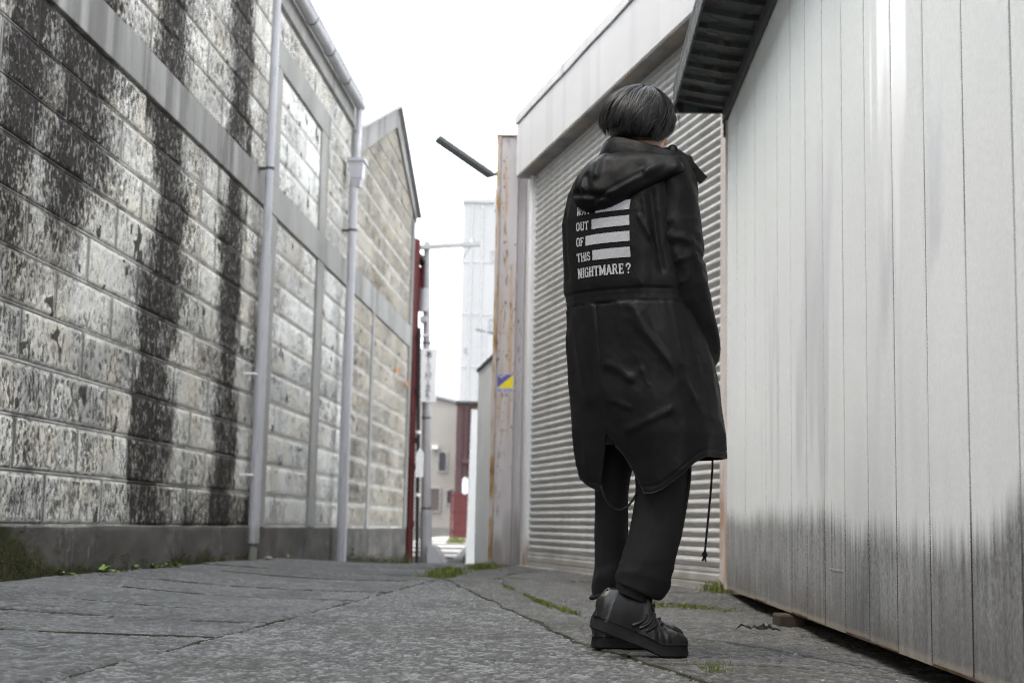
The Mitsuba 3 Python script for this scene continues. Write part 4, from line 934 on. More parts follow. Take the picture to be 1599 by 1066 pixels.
fr_ = np.random.default_rng(9)
gp.append(blades(np.stack([fr_.uniform(-1.5, -1.08, 500), fr_.uniform(35, 37, 500)], 1), 0.05, 0.17, 0.012, 9))
gp.append(blades(np.stack([fr_.uniform(-0.75, -0.55, 300), fr_.uniform(24.2, 27, 300)], 1), 0.05, 0.16, 0.012, 10))
add('grass', [fixw(g) if False else g for g in gp], 'mat_grass', kind='stuff', label='short grass growing in the cracks and along the edges of the alley', smooth=False)

def weed(label, s, n, size, seed):
    r = np.random.default_rng(seed)
    k = thing('weed', label, 'weed', 'weeds along the foot of the stone wall')
    base = LW(np.array([[s, 0.05, 0.0]]))[0]; base[2] = float(gz(base[0], base[1])) + 0.006
    for i in range(n):
        a = r.uniform(0, 2 * np.pi); L = size * r.uniform(0.6, 1.1); w = L * r.uniform(0.16, 0.26); el = r.uniform(0.15, 0.9)
        t = np.linspace(0, 1, 6)
        x = L * t * math.cos(el); z = L * (math.sin(el) * t - 0.35 * t * t) + 0.006
        hw = w * np.sin(np.pi * np.clip(t * 0.92 + 0.06, 0, 1)) ** 0.8
        c = np.stack([x * math.cos(a) + base[0] + abs(math.cos(a)) * 0.01, x * math.sin(a) + base[1], z + base[2]], -1)
        sd_ = np.array([-math.sin(a), math.cos(a), 0])
        v = np.concatenate([c + sd_ * hw[:, None] + [0, 0, 0.004], c, c - sd_ * hw[:, None] + [0, 0, 0.004]])
        m = len(t); f = np.vstack([np.array([[j, j + 1, m + j + 1, m + j] for j in range(m - 1)]), np.array([[m + j, m + j + 1, 2 * m + j + 1, 2 * m + j] for j in range(m - 1)])])
        add('leaf', (v, f), 'mat_weed', k, smooth=True)
ORD = ('leftmost', 'second', 'third', 'fourth', 'fifth', 'sixth', 'seventh', 'rightmost')
for i_, (s_, n, size, sd2) in enumerate(((8.25, 7, 0.09, 1), (8.9, 8, 0.13, 2), (9.55, 6, 0.05, 10), (9.95, 13, 0.06, 3), (10.25, 10, 0.065, 4), (10.5, 11, 0.06, 5), (11.4, 8, 0.075, 6), (14.3, 6, 0.06, 8))):
    w_ = ORD[i_]
    weed(f'{w_} leafy weed of the row at the foot of the stone wall' if i_ in (0, 7) else f'{w_} leafy weed from the left along the foot of the stone wall', s_, n, size, sd2)

r = np.random.default_rng(11)
mv = []
def tufts(S, Z, D, size):
    n = len(S); c = LW(np.stack([S, D, Z], -1)); o = r.normal(0, 1, (n, 3, 3)); o /= np.linalg.norm(o, axis=2, keepdims=True)
    v = c[:, None] + o * (size * r.uniform(0.4, 1.0, (n, 1, 1))); return v.reshape(-1, 3), np.arange(3 * n).reshape(-1, 3)
S = r.uniform(6.6, 12.9, 42000); Z = r.uniform(-0.02, 0.35, 42000)
lim = 0.02 + 0.36 * sst(8.5, 7.4, S) + 0.14 * nz(S * 2.1, 1.0, 3)
ok = (Z < gz(-2.5, S) + lim * (0.2 + 1.0 * nz(S * 7, Z * 9, 0, 5))) & (nz(S * 16, Z * 14, 0, 6) > 0.42)
S, Z = S[ok], Z[ok]
mv.append(tufts(S, Z, r.uniform(0.034, 0.047, len(S)), 0.0065))
S2 = r.uniform(8.2, 10.4, 2600); ok2 = nz(S2 * 3, 0.0, 0, 8) > 0.45; S2 = S2[ok2]
D2 = np.abs(r.normal(0.05, 0.05, len(S2))) + 0.03
c2 = LW(np.stack([S2, D2, 0 * S2], -1)); z2 = gz(c2[:, 0], c2[:, 1]) + 0.018
mv.append(tufts(S2, z2, D2, 0.010))
S3 = r.uniform(17.6, 23.6, 2500); c3 = LW(np.stack([S3, 0.05 + 0 * S3, 0 * S3], -1))
mv.append(tufts(S3, gz(c3[:, 0], c3[:, 1]) + np.abs(r.normal(0, 0.07, len(S3))), r.uniform(0.03, 0.09, len(S3)), 0.02))
add('moss', mv, 'mat_moss', kind='stuff', label='dark green moss creeping up the concrete foot of the stone wall')

# loose grit and stones on the ground
def chips(n, xr, yr, s0, s1, seed):
    q = np.random.default_rng(seed); base = trimesh.creation.icosahedron(); V, F = [], []
    for i in range(n):
        x, y = q.uniform(*xr), q.uniform(*yr); s = s0 * (s1 / s0) ** (q.random() ** 2)
        v = base.vertices * s * q.uniform(0.6, 1.1, (1, 3)) * [1, 1, 0.6] * (1 + 0.3 * (q.random((12, 1)) - 0.5)); a = q.uniform(0, 6.3)
        v = v @ np.array([[math.cos(a), -math.sin(a), 0], [math.sin(a), math.cos(a), 0], [0, 0, 1]])
        V.append(v + [x, y, float(gz(x, y)) + 0.007 * float(x > edge_x(y)) + 0.2 * s]); F.append(base.faces + 12 * i)
    return np.vstack(V), np.vstack(F)
add('gravel', [chips(500, (-0.9, 1.5), (3.3, 8.5), 0.0015, 0.006, 1), chips(300, (-0.6, 0.5), (4.0, 9.0), 0.002, 0.007, 2), chips(160, (0.4, 1.4), (3.5, 6.5), 0.002, 0.007, 3)], 'mat_chips', kind='stuff', label='loose grit and small stone chips scattered on the alley')
db = np.random.default_rng(3)
twig = []
for i in range(16):
    x, y = 1.03 + db.normal(0, 0.026), 5.86 + db.normal(0, 0.02); a = db.uniform(0, 3.1); L = db.uniform(0.02, 0.06)
    twig.append(tube([(x - L * math.cos(a) / 2, y - L * math.sin(a) / 3, 0.006), (x, y, 0.012 + db.random() * 0.014), (x + L * math.cos(a) / 2, y + L * math.sin(a) / 3, 0.006 + db.random() * 0.012)], [0.002, 0.005, 0.002], 5))
add('twig_litter', twig, 'mat_debris', category='debris', label='dark scrap of dead leaves and twigs lying on the concrete beside the shed')
add('white_pebble', trimesh.creation.icosphere(1, 0.028).apply_scale((1.3, 0.9, 0.6)).apply_translation((-2.14, 12.9, 0.065)), 'mat_chips', category='pebble', label='pale pebble lying at the foot of the nearest drainpipe', smooth=True)
# ---------------------------------------------------------------- the person, seen from behind, walking off to the right
HEAD = math.radians(38)
HV = np.array([math.sin(HEAD), math.cos(HEAD), 0.0]); RV = np.array([math.cos(HEAD), -math.sin(HEAD), 0.0])
PC = np.array([0.41, 4.52, 0.0]); GP = float(gz(0.45, 4.5)) + 0.010
def pp(l, f, z):
    l, f, z = np.broadcast_arrays(np.asarray(l, float), f, z)
    return PC + l[..., None] * RV + f[..., None] * HV + z[..., None] * np.array([0, 0, 1.0])
pe = thing('person', 'person seen from behind in a long black hooded parka, black trousers and high black shoes', 'person')

# body: one continuous figure under the clothes
def chain_hull(joints):
    out = []
    for (a, ra), (b, rb) in joints:
        pts = []
        for c, r in ((a, ra), (b, rb)):
            s = trimesh.creation.icosphere(1, r).vertices + np.asarray(c); pts.append(s)
        out.append(m3.Manifold.hull_points(np.vstack(pts)))
    return out
J = {k: pp(*v) for k, v in dict(pelvis=(-.02, .02, .93), hipL=(-.08, .04, .90), hipR=(.09, 0, .90), waist=(-.025, .02, 1.08), chest=(-.025, .03, 1.30), shoL=(-.165, .0, 1.45), shoR=(.165, .0, 1.45), neck=(0.0, .01, 1.52)).items()}
HC = np.array([0.408, 4.535, 1.715])
J['elL'], J['wrL'] = pp(-.215, .03, 1.17), pp(-.12, .17, 1.02)
J['elR'], J['wrR'] = np.array([0.535, 4.42, 1.17]), np.array([0.605, 4.50, 0.99])
J['shoR'] = np.array([0.50, 4.455, 1.50])
ANKR, ANKL = np.array([0.375, 4.47, 0.16]), np.array([0.335, 4.71, 0.12])
KNR, KNL = np.array([0.475, 4.47, 0.50]), np.array([0.335, 4.655, 0.50])
hl = [((J['pelvis'], .085), (J['waist'], .078)), ((J['waist'], .078), (J['chest'], .088)), ((J['hipL'], .075), (J['hipR'], .075)), ((J['shoL'], .055), (J['shoR'], .055)), ((J['chest'], .085), (J['shoL'], .05)), ((J['chest'], .085), (J['shoR'], .05)),
      ((J['chest'], .08), (J['neck'], .055)), ((J['neck'], .055), (HC + [0, 0.005, -.07], .056)), ((J['hipL'], .062), (KNL, .040)), ((KNL, .040), (ANKL, .028)), ((J['hipR'], .08), (KNR, .053)), ((KNR, .053), (ANKR, .028)),
      ((J['shoL'], .05), (J['elL'], .038)), ((J['elL'], .038), (J['wrL'], .027)), ((J['shoR'], .05), (J['elR'], .038)), ((J['elR'], .038), (J['wrR'], .027))]
# head: skull, jaw, nose, ears; the face looks off to the right and a little down
fa = math.radians(52); FV = np.array([math.sin(fa), math.cos(fa), -0.18]); FV /= np.linalg.norm(FV); EV = np.cross(FV, [0, 0, 1.0]); EV /= np.linalg.norm(EV); UV_ = np.cross(EV, FV)
def hp_(e, u, f): return HC + e * EV + u * UV_ + f * FV
hl += [((hp_(0, .02, -.02), .082), (hp_(0, .015, .022), .078)), ((hp_(0, .0, .03), .066), (hp_(0, -.075, .062), .034)), ((hp_(-.035, -.05, .03), .036), (hp_(.035, -.05, .03), .036)),
       ((hp_(0, .012, .094), .010), (hp_(0, -.022, .112), .013)), ((hp_(-.014, -.026, .096), .009), (hp_(.014, -.026, .096), .009)), ((hp_(-.02, -.052, .088), .009), (hp_(.02, -.052, .088), .009)),
       ((hp_(-.035, .022, .082), .012), (hp_(.035, .022, .082), .012))]
for s in (-1, 1): hl += [((hp_(s * .078, .012, -.002), .012), (hp_(s * .080, -.022, .004), .009)), ((hp_(s * .082, .016, -.012), .008), (hp_(s * .082, -.012, -.008), .008))]
# hands pushed into the front pockets: palm, four bent fingers and a thumb each
for w, inn, s in ((J['wrL'], RV, -1), (J['wrR'], -RV, 1)):
    d = HV * 0.55 + inn * 0.45 + np.array([0, 0, -0.70]); d /= np.linalg.norm(d)
    a = np.cross(d, HV); a /= np.linalg.norm(a); nrm = np.cross(a, d)
    pm = w + d * 0.085
    hl += [((w, .026), (pm + a * .028, .013)), ((w, .026), (pm - a * .028, .013)), ((pm + a * .028, .013), (pm - a * .028, .013))]
    for q, L in zip((-.030, -.010, .010, .030), (.066, .076, .072, .056)):
        k1 = pm + a * q + d * L * 0.5; k2 = k1 + (d * 0.8 + nrm * 0.5) * L * 0.35; k3 = k2 + (d * 0.5 + nrm * 0.8) * L * 0.25
        hl += [((pm + a * q, .0105), (k1, .0095)), ((k1, .0095), (k2, .0088)), ((k2, .0088), (k3, .0075))]
    b0 = w + d * 0.03 + a * .026 * s; b1 = b0 + (a * s * .7 + d * .7) * .036; hl += [((b0, .015), (b1, .011)), ((b1, .011), (b1 + (a * s * .2 + d * .95) * .03, .009))]
body = m3.Manifold.batch_boolean(chain_hull(hl), m3.OpType.Add).refine_to_length(0.016)
bm = trimesh.Trimesh(*vf(body), process=True)
trimesh.smoothing.filter_taubin(bm, iterations=8)
scene[pe] = mikit.ply(bm, 'mat_skin', smooth=True); PLACES.discard(pe)

# --- parka body: rings from collar to the fish-tail hem, open along the back vent
ROWS = np.array([(1.618, 0.339, 0.481), (1.597, 0.291, 0.506), (1.576, 0.233, 0.523), (1.55, 0.204, 0.535), (1.482, 0.174, 0.544), (1.386, 0.157, 0.553), (1.27, 0.161, 0.562), (1.187, 0.166, 0.571), (1.124, 0.173, 0.579), (1.02, 0.181, 0.608), (0.917, 0.189, 0.638), (0.814, 0.197, 0.658), (0.691, 0.207, 0.675), (0.6, 0.218, 0.675), (0.509, 0.23, 0.667)])
DW = np.array([0.85, 0.72, 0.62, 0.58, 0.58, 0.62, 0.66, 0.66, 0.66, 0.70, 0.72, 0.74, 0.74, 0.74, 0.74])
def ring_lf(z, ph):
    """Right and forward coordinates of the parka at height z and angle ph (0 = middle of the back, + = towards the right side)."""
    xl, xr, dw = (np.interp(-z, -ROWS[:, 0], c) for c in (ROWS[:, 1], ROWS[:, 2], DW))
    n = 2 / 2.35
    l = np.sign(np.sin(ph)) * np.abs(np.sin(ph)) ** n; f = -np.sign(np.cos(ph)) * np.abs(np.cos(ph)) ** n * dw
    t = np.linspace(-np.pi, np.pi, 181); L = np.sign(np.sin(t)) * np.abs(np.sin(t)) ** n; F_ = -np.sign(np.cos(t)) * np.abs(np.cos(t)) ** n
    X = L[None] * RV[0] + F_[None] * np.atleast_1d(dw).reshape(-1, 1) * HV[0]
    half = X.max(1).reshape(np.shape(xl))
    sc = (xr - xl) / 2 / half
    cx = (xl + xr) / 2 - PC[0]
    return l * sc, f * sc, cx
ZT = np.r_[np.linspace(1.622, 1.50, 26), np.linspace(1.494, 0.52, 190)]
NU = 260
zap = 0.70                                         # the vent opens below here
def vent(z):
    t = np.clip((zap - z) / (zap - 0.515), 0, 1)
    return -0.12 - 0.20 * t, -0.12 + 0.42 * t       # left and right edge angle
def coat_pts(off=0.0, wrinkle=True):
    u = np.linspace(0, 1, NU)
    t = np.linspace(0, 1, len(ZT))
    U, Tt = np.meshgrid(u, t)
    Z0 = np.interp(Tt, np.linspace(0, 1, len(ZT)), ZT)
    vl, vr = vent(Z0)
    PH = vr + U * (vl + 2 * np.pi - vr)              # round from the vent's right edge to its left edge
    # hem: two tails at the vent, higher at the sides and in front
    a = np.minimum(np.abs(PH), np.abs(2 * np.pi - PH))
    side = np.where(PH > np.pi, 1.0, 0.0)            # 1 = the wearer's left
    hem = 0.505 + 0.115 * sst(0.35, 1.35, PH) * (1 - side) + 0.055 * sst(0.15, 1.0, a) * side
    hem = np.where((PH > 1.35) & (PH <= np.pi), 0.62, hem); hem = hem + 0.03 * sst(1.2, 2.6, a) * side
    k = np.clip((1.10 - Z0) / (1.10 - 0.52), 0, 1)
    Z = Z0 + k * (hem - 0.52)
    l, f, cx = ring_lf(Z, PH)
    x = cx / RV[0] * 0.6
    P_ = pp(l, f, Z); P_[..., 0] += cx
    # outward direction
    du = np.gradient(P_, axis=1); dv = np.gradient(P_, axis=0)
    N = np.cross(du, dv); N /= np.linalg.norm(N, axis=-1, keepdims=True) + 1e-12
    C0 = pp(0 * l, 0 * l, Z); C0[..., 0] += cx
    if ((P_ - C0) * N).sum() < 0: N = -N
    D = np.zeros_like(Z)
    q = np.where(PH > np.pi, PH - 2 * np.pi, PH)     # -pi .. pi
    if wrinkle:
        # waist: drawstring casing between two seams, cloth bloused over it and gathered below
        D -= 0.002 * np.exp(-((Z - 1.118) / 0.020) ** 2)
        for zs in (1.137, 1.098): D -= 0.0035 * np.exp(-((Z - zs) / 0.0035) ** 2)
        D += 0.003 * np.exp(-((Z - 1.165) / 0.03) ** 2)
        g = np.exp(-np.clip(1.098 - Z, 0, 9) / 0.10) * (Z < 1.10)
        D += 0.004 * g * (nz(q * 11, Z * 2.0, 0, 3) - 0.5) * 2
        # slack folds down the skirt
        D += 0.012 * (nz(q * 2.3 + 0.8 * Z, Z * 1.3, 0, 5) - 0.5) * sst(1.05, 0.75, Z)
        D += 0.009 * (nz(q * 4.5 - 3.0 * Z, Z * 3.5, 0, 6) - 0.5) + 0.002 * (1 - np.abs(2 * nz(q * 5 + 4 * Z, Z * 9 - q * 2, 0, 16) - 1)) ** 4 * nz(q * 2, Z * 3, 0, 17)
        D += 0.006 * (1 - np.abs(2 * nz(q * 2.2 + 2.2 * Z, Z * 4.6, 0, 7) - 1)) ** 3 * sst(1.1, 0.9, Z)
        # named folds: (angle, z) start -> end, height, width
        for (a0, z0, a1, z1, hgt, w) in ((0.0, 0.90, 0.22, 0.855, 0.006, 0.014), (0.22, 0.855, 0.36, 0.88, 0.005, 0.012), (-0.02, 0.79, 0.18, 0.765, 0.003, 0.010), (0.35, 1.04, 1.15, 0.80, 0.006, 0.016), (0.15, 0.70, 0.75, 0.76, 0.005, 0.012),
                                         (0.80, 1.44, 0.98, 1.20, -0.010, 0.018), (0.66, 1.42, 0.78, 1.30, 0.006, 0.010), (0.60, 1.36, 0.88, 1.26, 0.006, 0.010), (-0.9, 1.40, -0.75, 1.2, -0.008, 0.02), (0.35, 1.08, 0.95, 0.90, 0.009, 0.018), (-0.6, 1.06, -0.35, 0.80, 0.008, 0.022), (-0.9, 1.0, -0.8, 0.6, 0.008, 0.03)):
            ax, az, bx_, bz = a0 * 0.22, z0, a1 * 0.22, z1
            px, pz = q * 0.22, Z
            tt = np.clip(((px - ax) * (bx_ - ax) + (pz - az) * (bz - az)) / ((bx_ - ax) ** 2 + (bz - az) ** 2), 0, 1)
            d = np.hypot(px - ax - tt * (bx_ - ax), pz - az - tt * (bz - az))
            D += hgt * np.exp(-(d / w) ** 2)
        # centre back seam, yoke seam, armhole shadow, hem stitching
        D -= 0.003 * np.exp(-((q + 0.12) / 0.014) ** 2) * (Z < 1.095) * (Z > zap - 0.02)
        D -= 0.0025 * np.exp(-((Z - hem - 0.022) / 0.003) ** 2)
        D += 0.005 * (q > -0.3) * (q < 0.02) * sst(zap + 0.10, zap, Z) * sst(-0.3, -0.2, q) * 0
        D = D * sst(1.625, 1.56, Z)
        # the right panel laps over the left above the vent
        D += 0.007 * sst(-0.14, -0.12, q) * sst(0.9, 0.3, q) * sst(0.88, 0.80, Z) * sst(0.60, 0.70, Z)
    P_ = P_ + N * (D + off)[..., None]
    return P_, N, q, Z
CP, CN, CQ, CZ = coat_pts()
CI = CP - CN * 0.004
nr = len(ZT)
outer = CP.reshape(-1, 3); innr = CI.reshape(-1, 3); m_ = len(outer)
F0 = grid(nr, NU)
seam = []
rows_closed = [i for i in range(nr - 1) if CZ[i + 1].mean() > zap + 0.004]
for i in rows_closed:
    a, b = i * NU + NU - 1, i * NU
    seam += [(a, b, b + NU), (a, b + NU, a + NU)]
F0 = np.vstack([F0, np.array(seam)])
tst = trimesh.Trimesh(outer, F0, process=False)
if ((tst.triangles_center - [PC[0], PC[1], 1.0])[:, :2] * tst.face_normals[:, :2]).sum() < 0: F0 = F0[:, ::-1]
hm_ = np.arange((nr - 1) * NU, nr * NU)
rim = np.array([(a, b, b + m_) for a, b in zip(hm_[:-1], hm_[1:])] + [(a, b + m_, a + m_) for a, b in zip(hm_[:-1], hm_[1:])])
vr0 = len(rows_closed)
v1 = np.arange(vr0, nr) * NU; v2 = v1 + NU - 1
rimv = np.array([(a, b, b + m_) for e_ in (v1, v2) for a, b in zip(e_[:-1], e_[1:])] + [(a, b + m_, a + m_) for e_ in (v1, v2) for a, b in zip(e_[:-1], e_[1:])])
parka = add('parka', (np.vstack([outer, innr]), np.vstack([F0, F0[:, ::-1] + m_, rim, rimv])), 'mat_coat', pe, smooth=True, label='long black parka, white lettering on its back')

# mapping from the back panel (x right of the middle in metres of cloth, z) to the parka's surface
def on_back(x, z, lift):
    rowz = CZ[:, NU // 2]
    order = np.argsort(rowz)
    ri = np.interp(z, rowz[order], order.astype(float))
    i0 = np.clip(np.floor(ri).astype(int), 0, nr - 2); t = (ri - i0)[:, None]
    # angle order from -pi to pi
    out = np.zeros((len(x), 3)); nn = np.zeros((len(x), 3))
    ordq = np.argsort(CQ[0])
    Pq, Nq, qs = CP[:, ordq], CN[:, ordq], CQ[:, ordq]
    for k in range(len(x)):
        row = Pq[i0[k]] * (1 - t[k]) + Pq[i0[k] + 1] * t[k]
        rn = Nq[i0[k]] * (1 - t[k]) + Nq[i0[k] + 1] * t[k]
        arc = np.r_[0, np.cumsum(np.linalg.norm(np.diff(row[:, :2], axis=0), axis=1))]
        mid = np.interp(0.0, qs[i0[k]], arc)
        for c in range(3):
            out[k, c] = np.interp(mid + x[k], arc, row[:, c]); nn[k, c] = np.interp(mid + x[k], arc, rn[:, c])
    return out + nn / np.linalg.norm(nn, axis=1, keepdims=True) * lift

# slab-serif block letters on a 0..1 square, drawn as strokes
def strokes(parts, w=0.17):
    return unary_union([LineString(p).buffer(w / 2, cap_style=2, join_style=2) if len(p) > 1 else p for p in parts])
def serif(x, y, w=0.30, h=0.12): return sbox(x - w / 2, max(0, y - h / 2) if y > 0.5 else 0, x + w / 2, 1 if y > 0.5 else h)
def glyph(c):
    L, R, W = 0.15, 0.62, 0.77
    S = lambda *xy: [serif(x, y) for x, y in xy]
    V = lambda x: LineString([(x, 0), (x, 1)]).buffer(0.11, cap_style=2)
    H = lambda x0, x1, y, w=0.13: sbox(x0, y - w / 2, x1, y + w / 2)
    D_ = lambda p, w=0.215: LineString(p).buffer(w / 2, cap_style=2, join_style=1).intersection(sbox(-1, 0, 3, 1))
    if c == 'I': return unary_union([V(.17)] + S((.17, 0), (.17, 1))), .34
    if c == 'T': return unary_union([V(.36), H(0, .72, .935), sbox(0, .72, .11, 1), sbox(.61, .72, .72, 1), serif(.36, 0)]), .72
    if c == 'H': return unary_union([V(L), V(R), H(L, R, .5)] + S((L, 0), (L, 1), (R, 0), (R, 1))), W
    if c == 'N': return unary_union([V(L), V(R), D_([(L - .04, 1.02), (R + .04, -.02)])] + S((L, 0), (L, 1), (R, 1))), W
    if c == 'M': return unary_union([V(L), V(.80), D_([(L - .02, 1.0), (.475, .15)]), D_([(.82, 1.0), (.475, .15)])] + S((L, 0), (.80, 0), (L - .03, 1), (.83, 1))), .95
    if c == 'A': return unary_union([D_([(.10, -.02), (.40, 1.02)]), D_([(.70, -.02), (.40, 1.02)]), H(.2, .6, .32, .12), serif(.1, 0, .28), serif(.70, 0, .28), H(.25, .5, .94, .12)]), .80
    if c == 'W': return unary_union([D_([(.08, 1.02), (.30, -.02)]), D_([(.30, -.02), (.50, .8)]), D_([(.50, .8), (.70, -.02)]), D_([(.70, -.02), (.92, 1.02)]), serif(.08, 1, .26), serif(.92, 1, .26)]), 1.0
    if c == 'Y': return unary_union([D_([(.08, 1.02), (.38, .42)]), D_([(.68, 1.02), (.38, .42)]), sbox(.285, 0, .475, .46), serif(.38, 0), serif(.08, 1, .26), serif(.68, 1, .26)]), .76
    if c == 'E': return unary_union([V(L), H(0, .62, .935), H(0, .64, .065), H(L, .48, .5), sbox(.52, .74, .62, 1), sbox(.54, 0, .64, .26), sbox(.40, .38, .48, .62)]), .66
    if c == 'F': return unary_union([V(L), H(0, .62, .935), H(L, .48, .52), sbox(.52, .74, .62, 1), sbox(.40, .40, .48, .64), serif(L, 0)]), .62
    if c == 'U': return unary_union([sbox(L - .095, .2, L + .095, 1), sbox(R - .095, .2, R + .095, 1), D_([(L, .35), (L + .06, .09), (R - .06, .09), (R, .35)], .185)] + S((L, 1), (R, 1))), W
    if c == 'O': return Polygon([(.2, 0), (.54, 0), (.72, .22), (.72, .78), (.54, 1), (.2, 1), (.02, .78), (.02, .22)]).difference(Polygon([(.28, .14), (.46, .14), (.53, .27), (.53, .73), (.46, .86), (.28, .86), (.21, .73), (.21, .27)])), .74
    if c == 'G': return unary_union([Polygon([(.2, 0), (.54, 0), (.72, .22), (.72, .78), (.54, 1), (.2, 1), (.02, .78), (.02, .22)]).difference(Polygon([(.28, .14), (.46, .14), (.53, .27), (.53, .73), (.46, .86), (.28, .86), (.21, .73), (.21, .27)])).difference(sbox(.45, .46, .8, .66)), H(.38, .72, .46, .12), sbox(.6, 0, .72, .46)]), .76
    if c == 'S': return strokes([[(.58, .70), (.55, .86), (.45, .92), (.25, .92), (.12, .82), (.12, .66), (.24, .55), (.46, .46), (.57, .35), (.57, .18), (.46, .08), (.24, .08), (.12, .16), (.09, .32)]], .16), .68
    if c == 'R': return unary_union([V(L), LineString([(L, .935), (.48, .935), (.58, .84), (.58, .62), (.48, .51), (L, .51)]).buffer(.075, join_style=1, cap_style=2), D_([(.40, .52), (.66, -.02)], .19), serif(L, 0), serif(.66, 0, .26), sbox(0, .88, .3, 1)]), .80
    if c == '?': return unary_union([strokes([[(.10, .66), (.12, .84), (.24, .93), (.44, .93), (.56, .82), (.56, .66), (.44, .54), (.34, .46), (.34, .30)]], .17), sbox(.24, 0, .43, .17)]), .66
def word(text, x, z, h, width=None):
    gs_, cx = [], 0.0
    for ch in text:
        if ch == ' ': cx += 0.18; continue
        g, w = glyph(ch); gs_.append(affinity.translate(g, cx, 0)); cx += w + 0.06
    g = unary_union(gs_)
    sx = (width / cx) if width else h * 0.79
    return affinity.translate(affinity.scale(g, sx, h, origin=(0, 0)), x, z), cx * sx
def stick(poly, lift):
    gl = list(poly.geoms) if hasattr(poly, 'geoms') else [poly]
    V, F, n = [], [], 0
    for g in gl:
        v2, f2 = trimesh.creation.triangulate_polygon(g, engine='earcut')
        tm = trimesh.Trimesh(np.column_stack([v2, 0 * v2[:, 0]]), f2, process=False)
        vv, ff = trimesh.remesh.subdivide_to_size(tm.vertices, tm.faces, 0.010, max_iter=12)
        V.append(vv); F.append(ff + n); n += len(vv)
    V = np.vstack(V); F = np.vstack(F)
    top = on_back(V[:, 0], V[:, 1], lift)
    return top, F
LX, RX, LH, PITCHZ = -0.100, 0.104, 0.0285, 0.0505
Z5 = 1.200
for i, (t, barx) in enumerate((('NIGHTMARE ?', None), ('THIS', -0.030), ('OF', -0.060), ('OUT', -0.034), ('WAY', -0.02), ('', -0.10))):
    z = Z5 + i * PITCHZ
    if t:
        g, w = word(t, LX, z - LH / 2 - (0.002 if i == 0 else 0), LH + (0.004 if i == 0 else 0), 0.204 if i == 0 else None)
        add('lettering', stick(g, 0.0022), 'mat_print', parka, smooth=True)
    if barx is not None:
        add('print_bar', stick(sbox(barx, z - 0.0155, RX, z + 0.0165), 0.0022), 'mat_print', parka, smooth=True)

# --- right sleeve: down past the elbow, forearm forward into the pocket
SLP = np.array([(0.482, 4.47, 1.575, .040), (0.492, 4.435, 1.545, .066), (0.500, 4.42, 1.48, .076), (0.510, 4.412, 1.38, .076), (0.522, 4.408, 1.28, .073), (0.538, 4.412, 1.19, .070), (0.560, 4.428, 1.11, .066), (0.585, 4.452, 1.045, .060), (0.607, 4.485, 0.985, .053), (0.618, 4.515, 0.945, .046), (0.622, 4.535, 0.92, .030)])
sp = spline(SLP, 150); nS = 84
tg = np.gradient(sp[:, :3], axis=0); tg /= np.linalg.norm(tg, axis=1, keepdims=True)
rings = []
for k in range(len(sp)):
    a = np.cross(tg[k], HV); a /= np.linalg.norm(a); b = np.cross(tg[k], a)
    an = np.linspace(0, 2 * np.pi, nS, endpoint=False)
    L = k / len(sp)
    ww = 0.0
    ca, sa = np.cos(an), np.sin(an)
    tw_ = an + 3.2 * L
    ww = 0.007 * (nz(np.cos(tw_) * 1.8 + 5, np.sin(tw_) * 1.8, L * 6, 11) - 0.5) * 2 * sst(0.02, 0.15, L)
    r1 = nz(np.cos(an) * 1.3 + 3 + 0.9 * L * 3, np.sin(an) * 1.3, L * 11, 12)
    ww += 0.008 * (1 - np.abs(2 * r1 - 1)) ** 4 * np.exp(-((L - 0.47) / 0.16) ** 2)
    ww -= 0.010 * np.exp(-((L - 0.50) / 0.018) ** 2) * sst(-0.2, 0.8, -np.cos(an - 2.2))
    for c, am, wd in ((0.41, 0.005, 0.03), (0.485, 0.010, 0.022), (0.55, 0.006, 0.025)):
        ph = (L - c - 0.075 * np.sin(an + 1.9 + c * 3)) / wd
        ww += am * np.exp(-ph ** 2) * (0.2 + 0.9 * nz(ca * 1.2 + c * 9, sa * 1.2, c * 5))
    for a0, sl_, am, wd in ((2.2, 2.2, .009, .22), (3.0, 2.6, -.008, .20), (3.7, 1.8, .008, .20), (4.5, 1.2, .006, .25), (5.2, -1.0, -.006, .25)):
        dd = (an - a0 - sl_ * (L - 0.3) + np.pi) % (2 * np.pi) - np.pi
        ww += am * np.exp(-(dd / wd) ** 2) * np.exp(-((L - 0.30) / 0.17) ** 2)
    rr = sp[k, 3] + ww
    rings.append(sp[k, :3] + rr[:, None] * (ca[:, None] * a + sa[:, None] * b * 0.96))
sleeve = add('sleeve', loft(rings), 'mat_coat', parka, smooth=True)
SLL = np.array([(-.155, .0, 1.575, .045), (-.185, .0, 1.53, .062), (-.20, .01, 1.40, .062), (-.205, .03, 1.25, .058), (-.19, .07, 1.14, .055), (-.15, .13, 1.05, .050), (-.11, .165, 1.0, .042)])
sq = spline(SLL, 60); lp = pp(sq[:, 0], sq[:, 1], sq[:, 2]); lp[:, 0] += 0.0
add('sleeve', tube(lp, sq[:, 3] + 0.004 * (nz(np.arange(60) * 0.35) - 0.5), 30), 'mat_coat', parka, smooth=True)

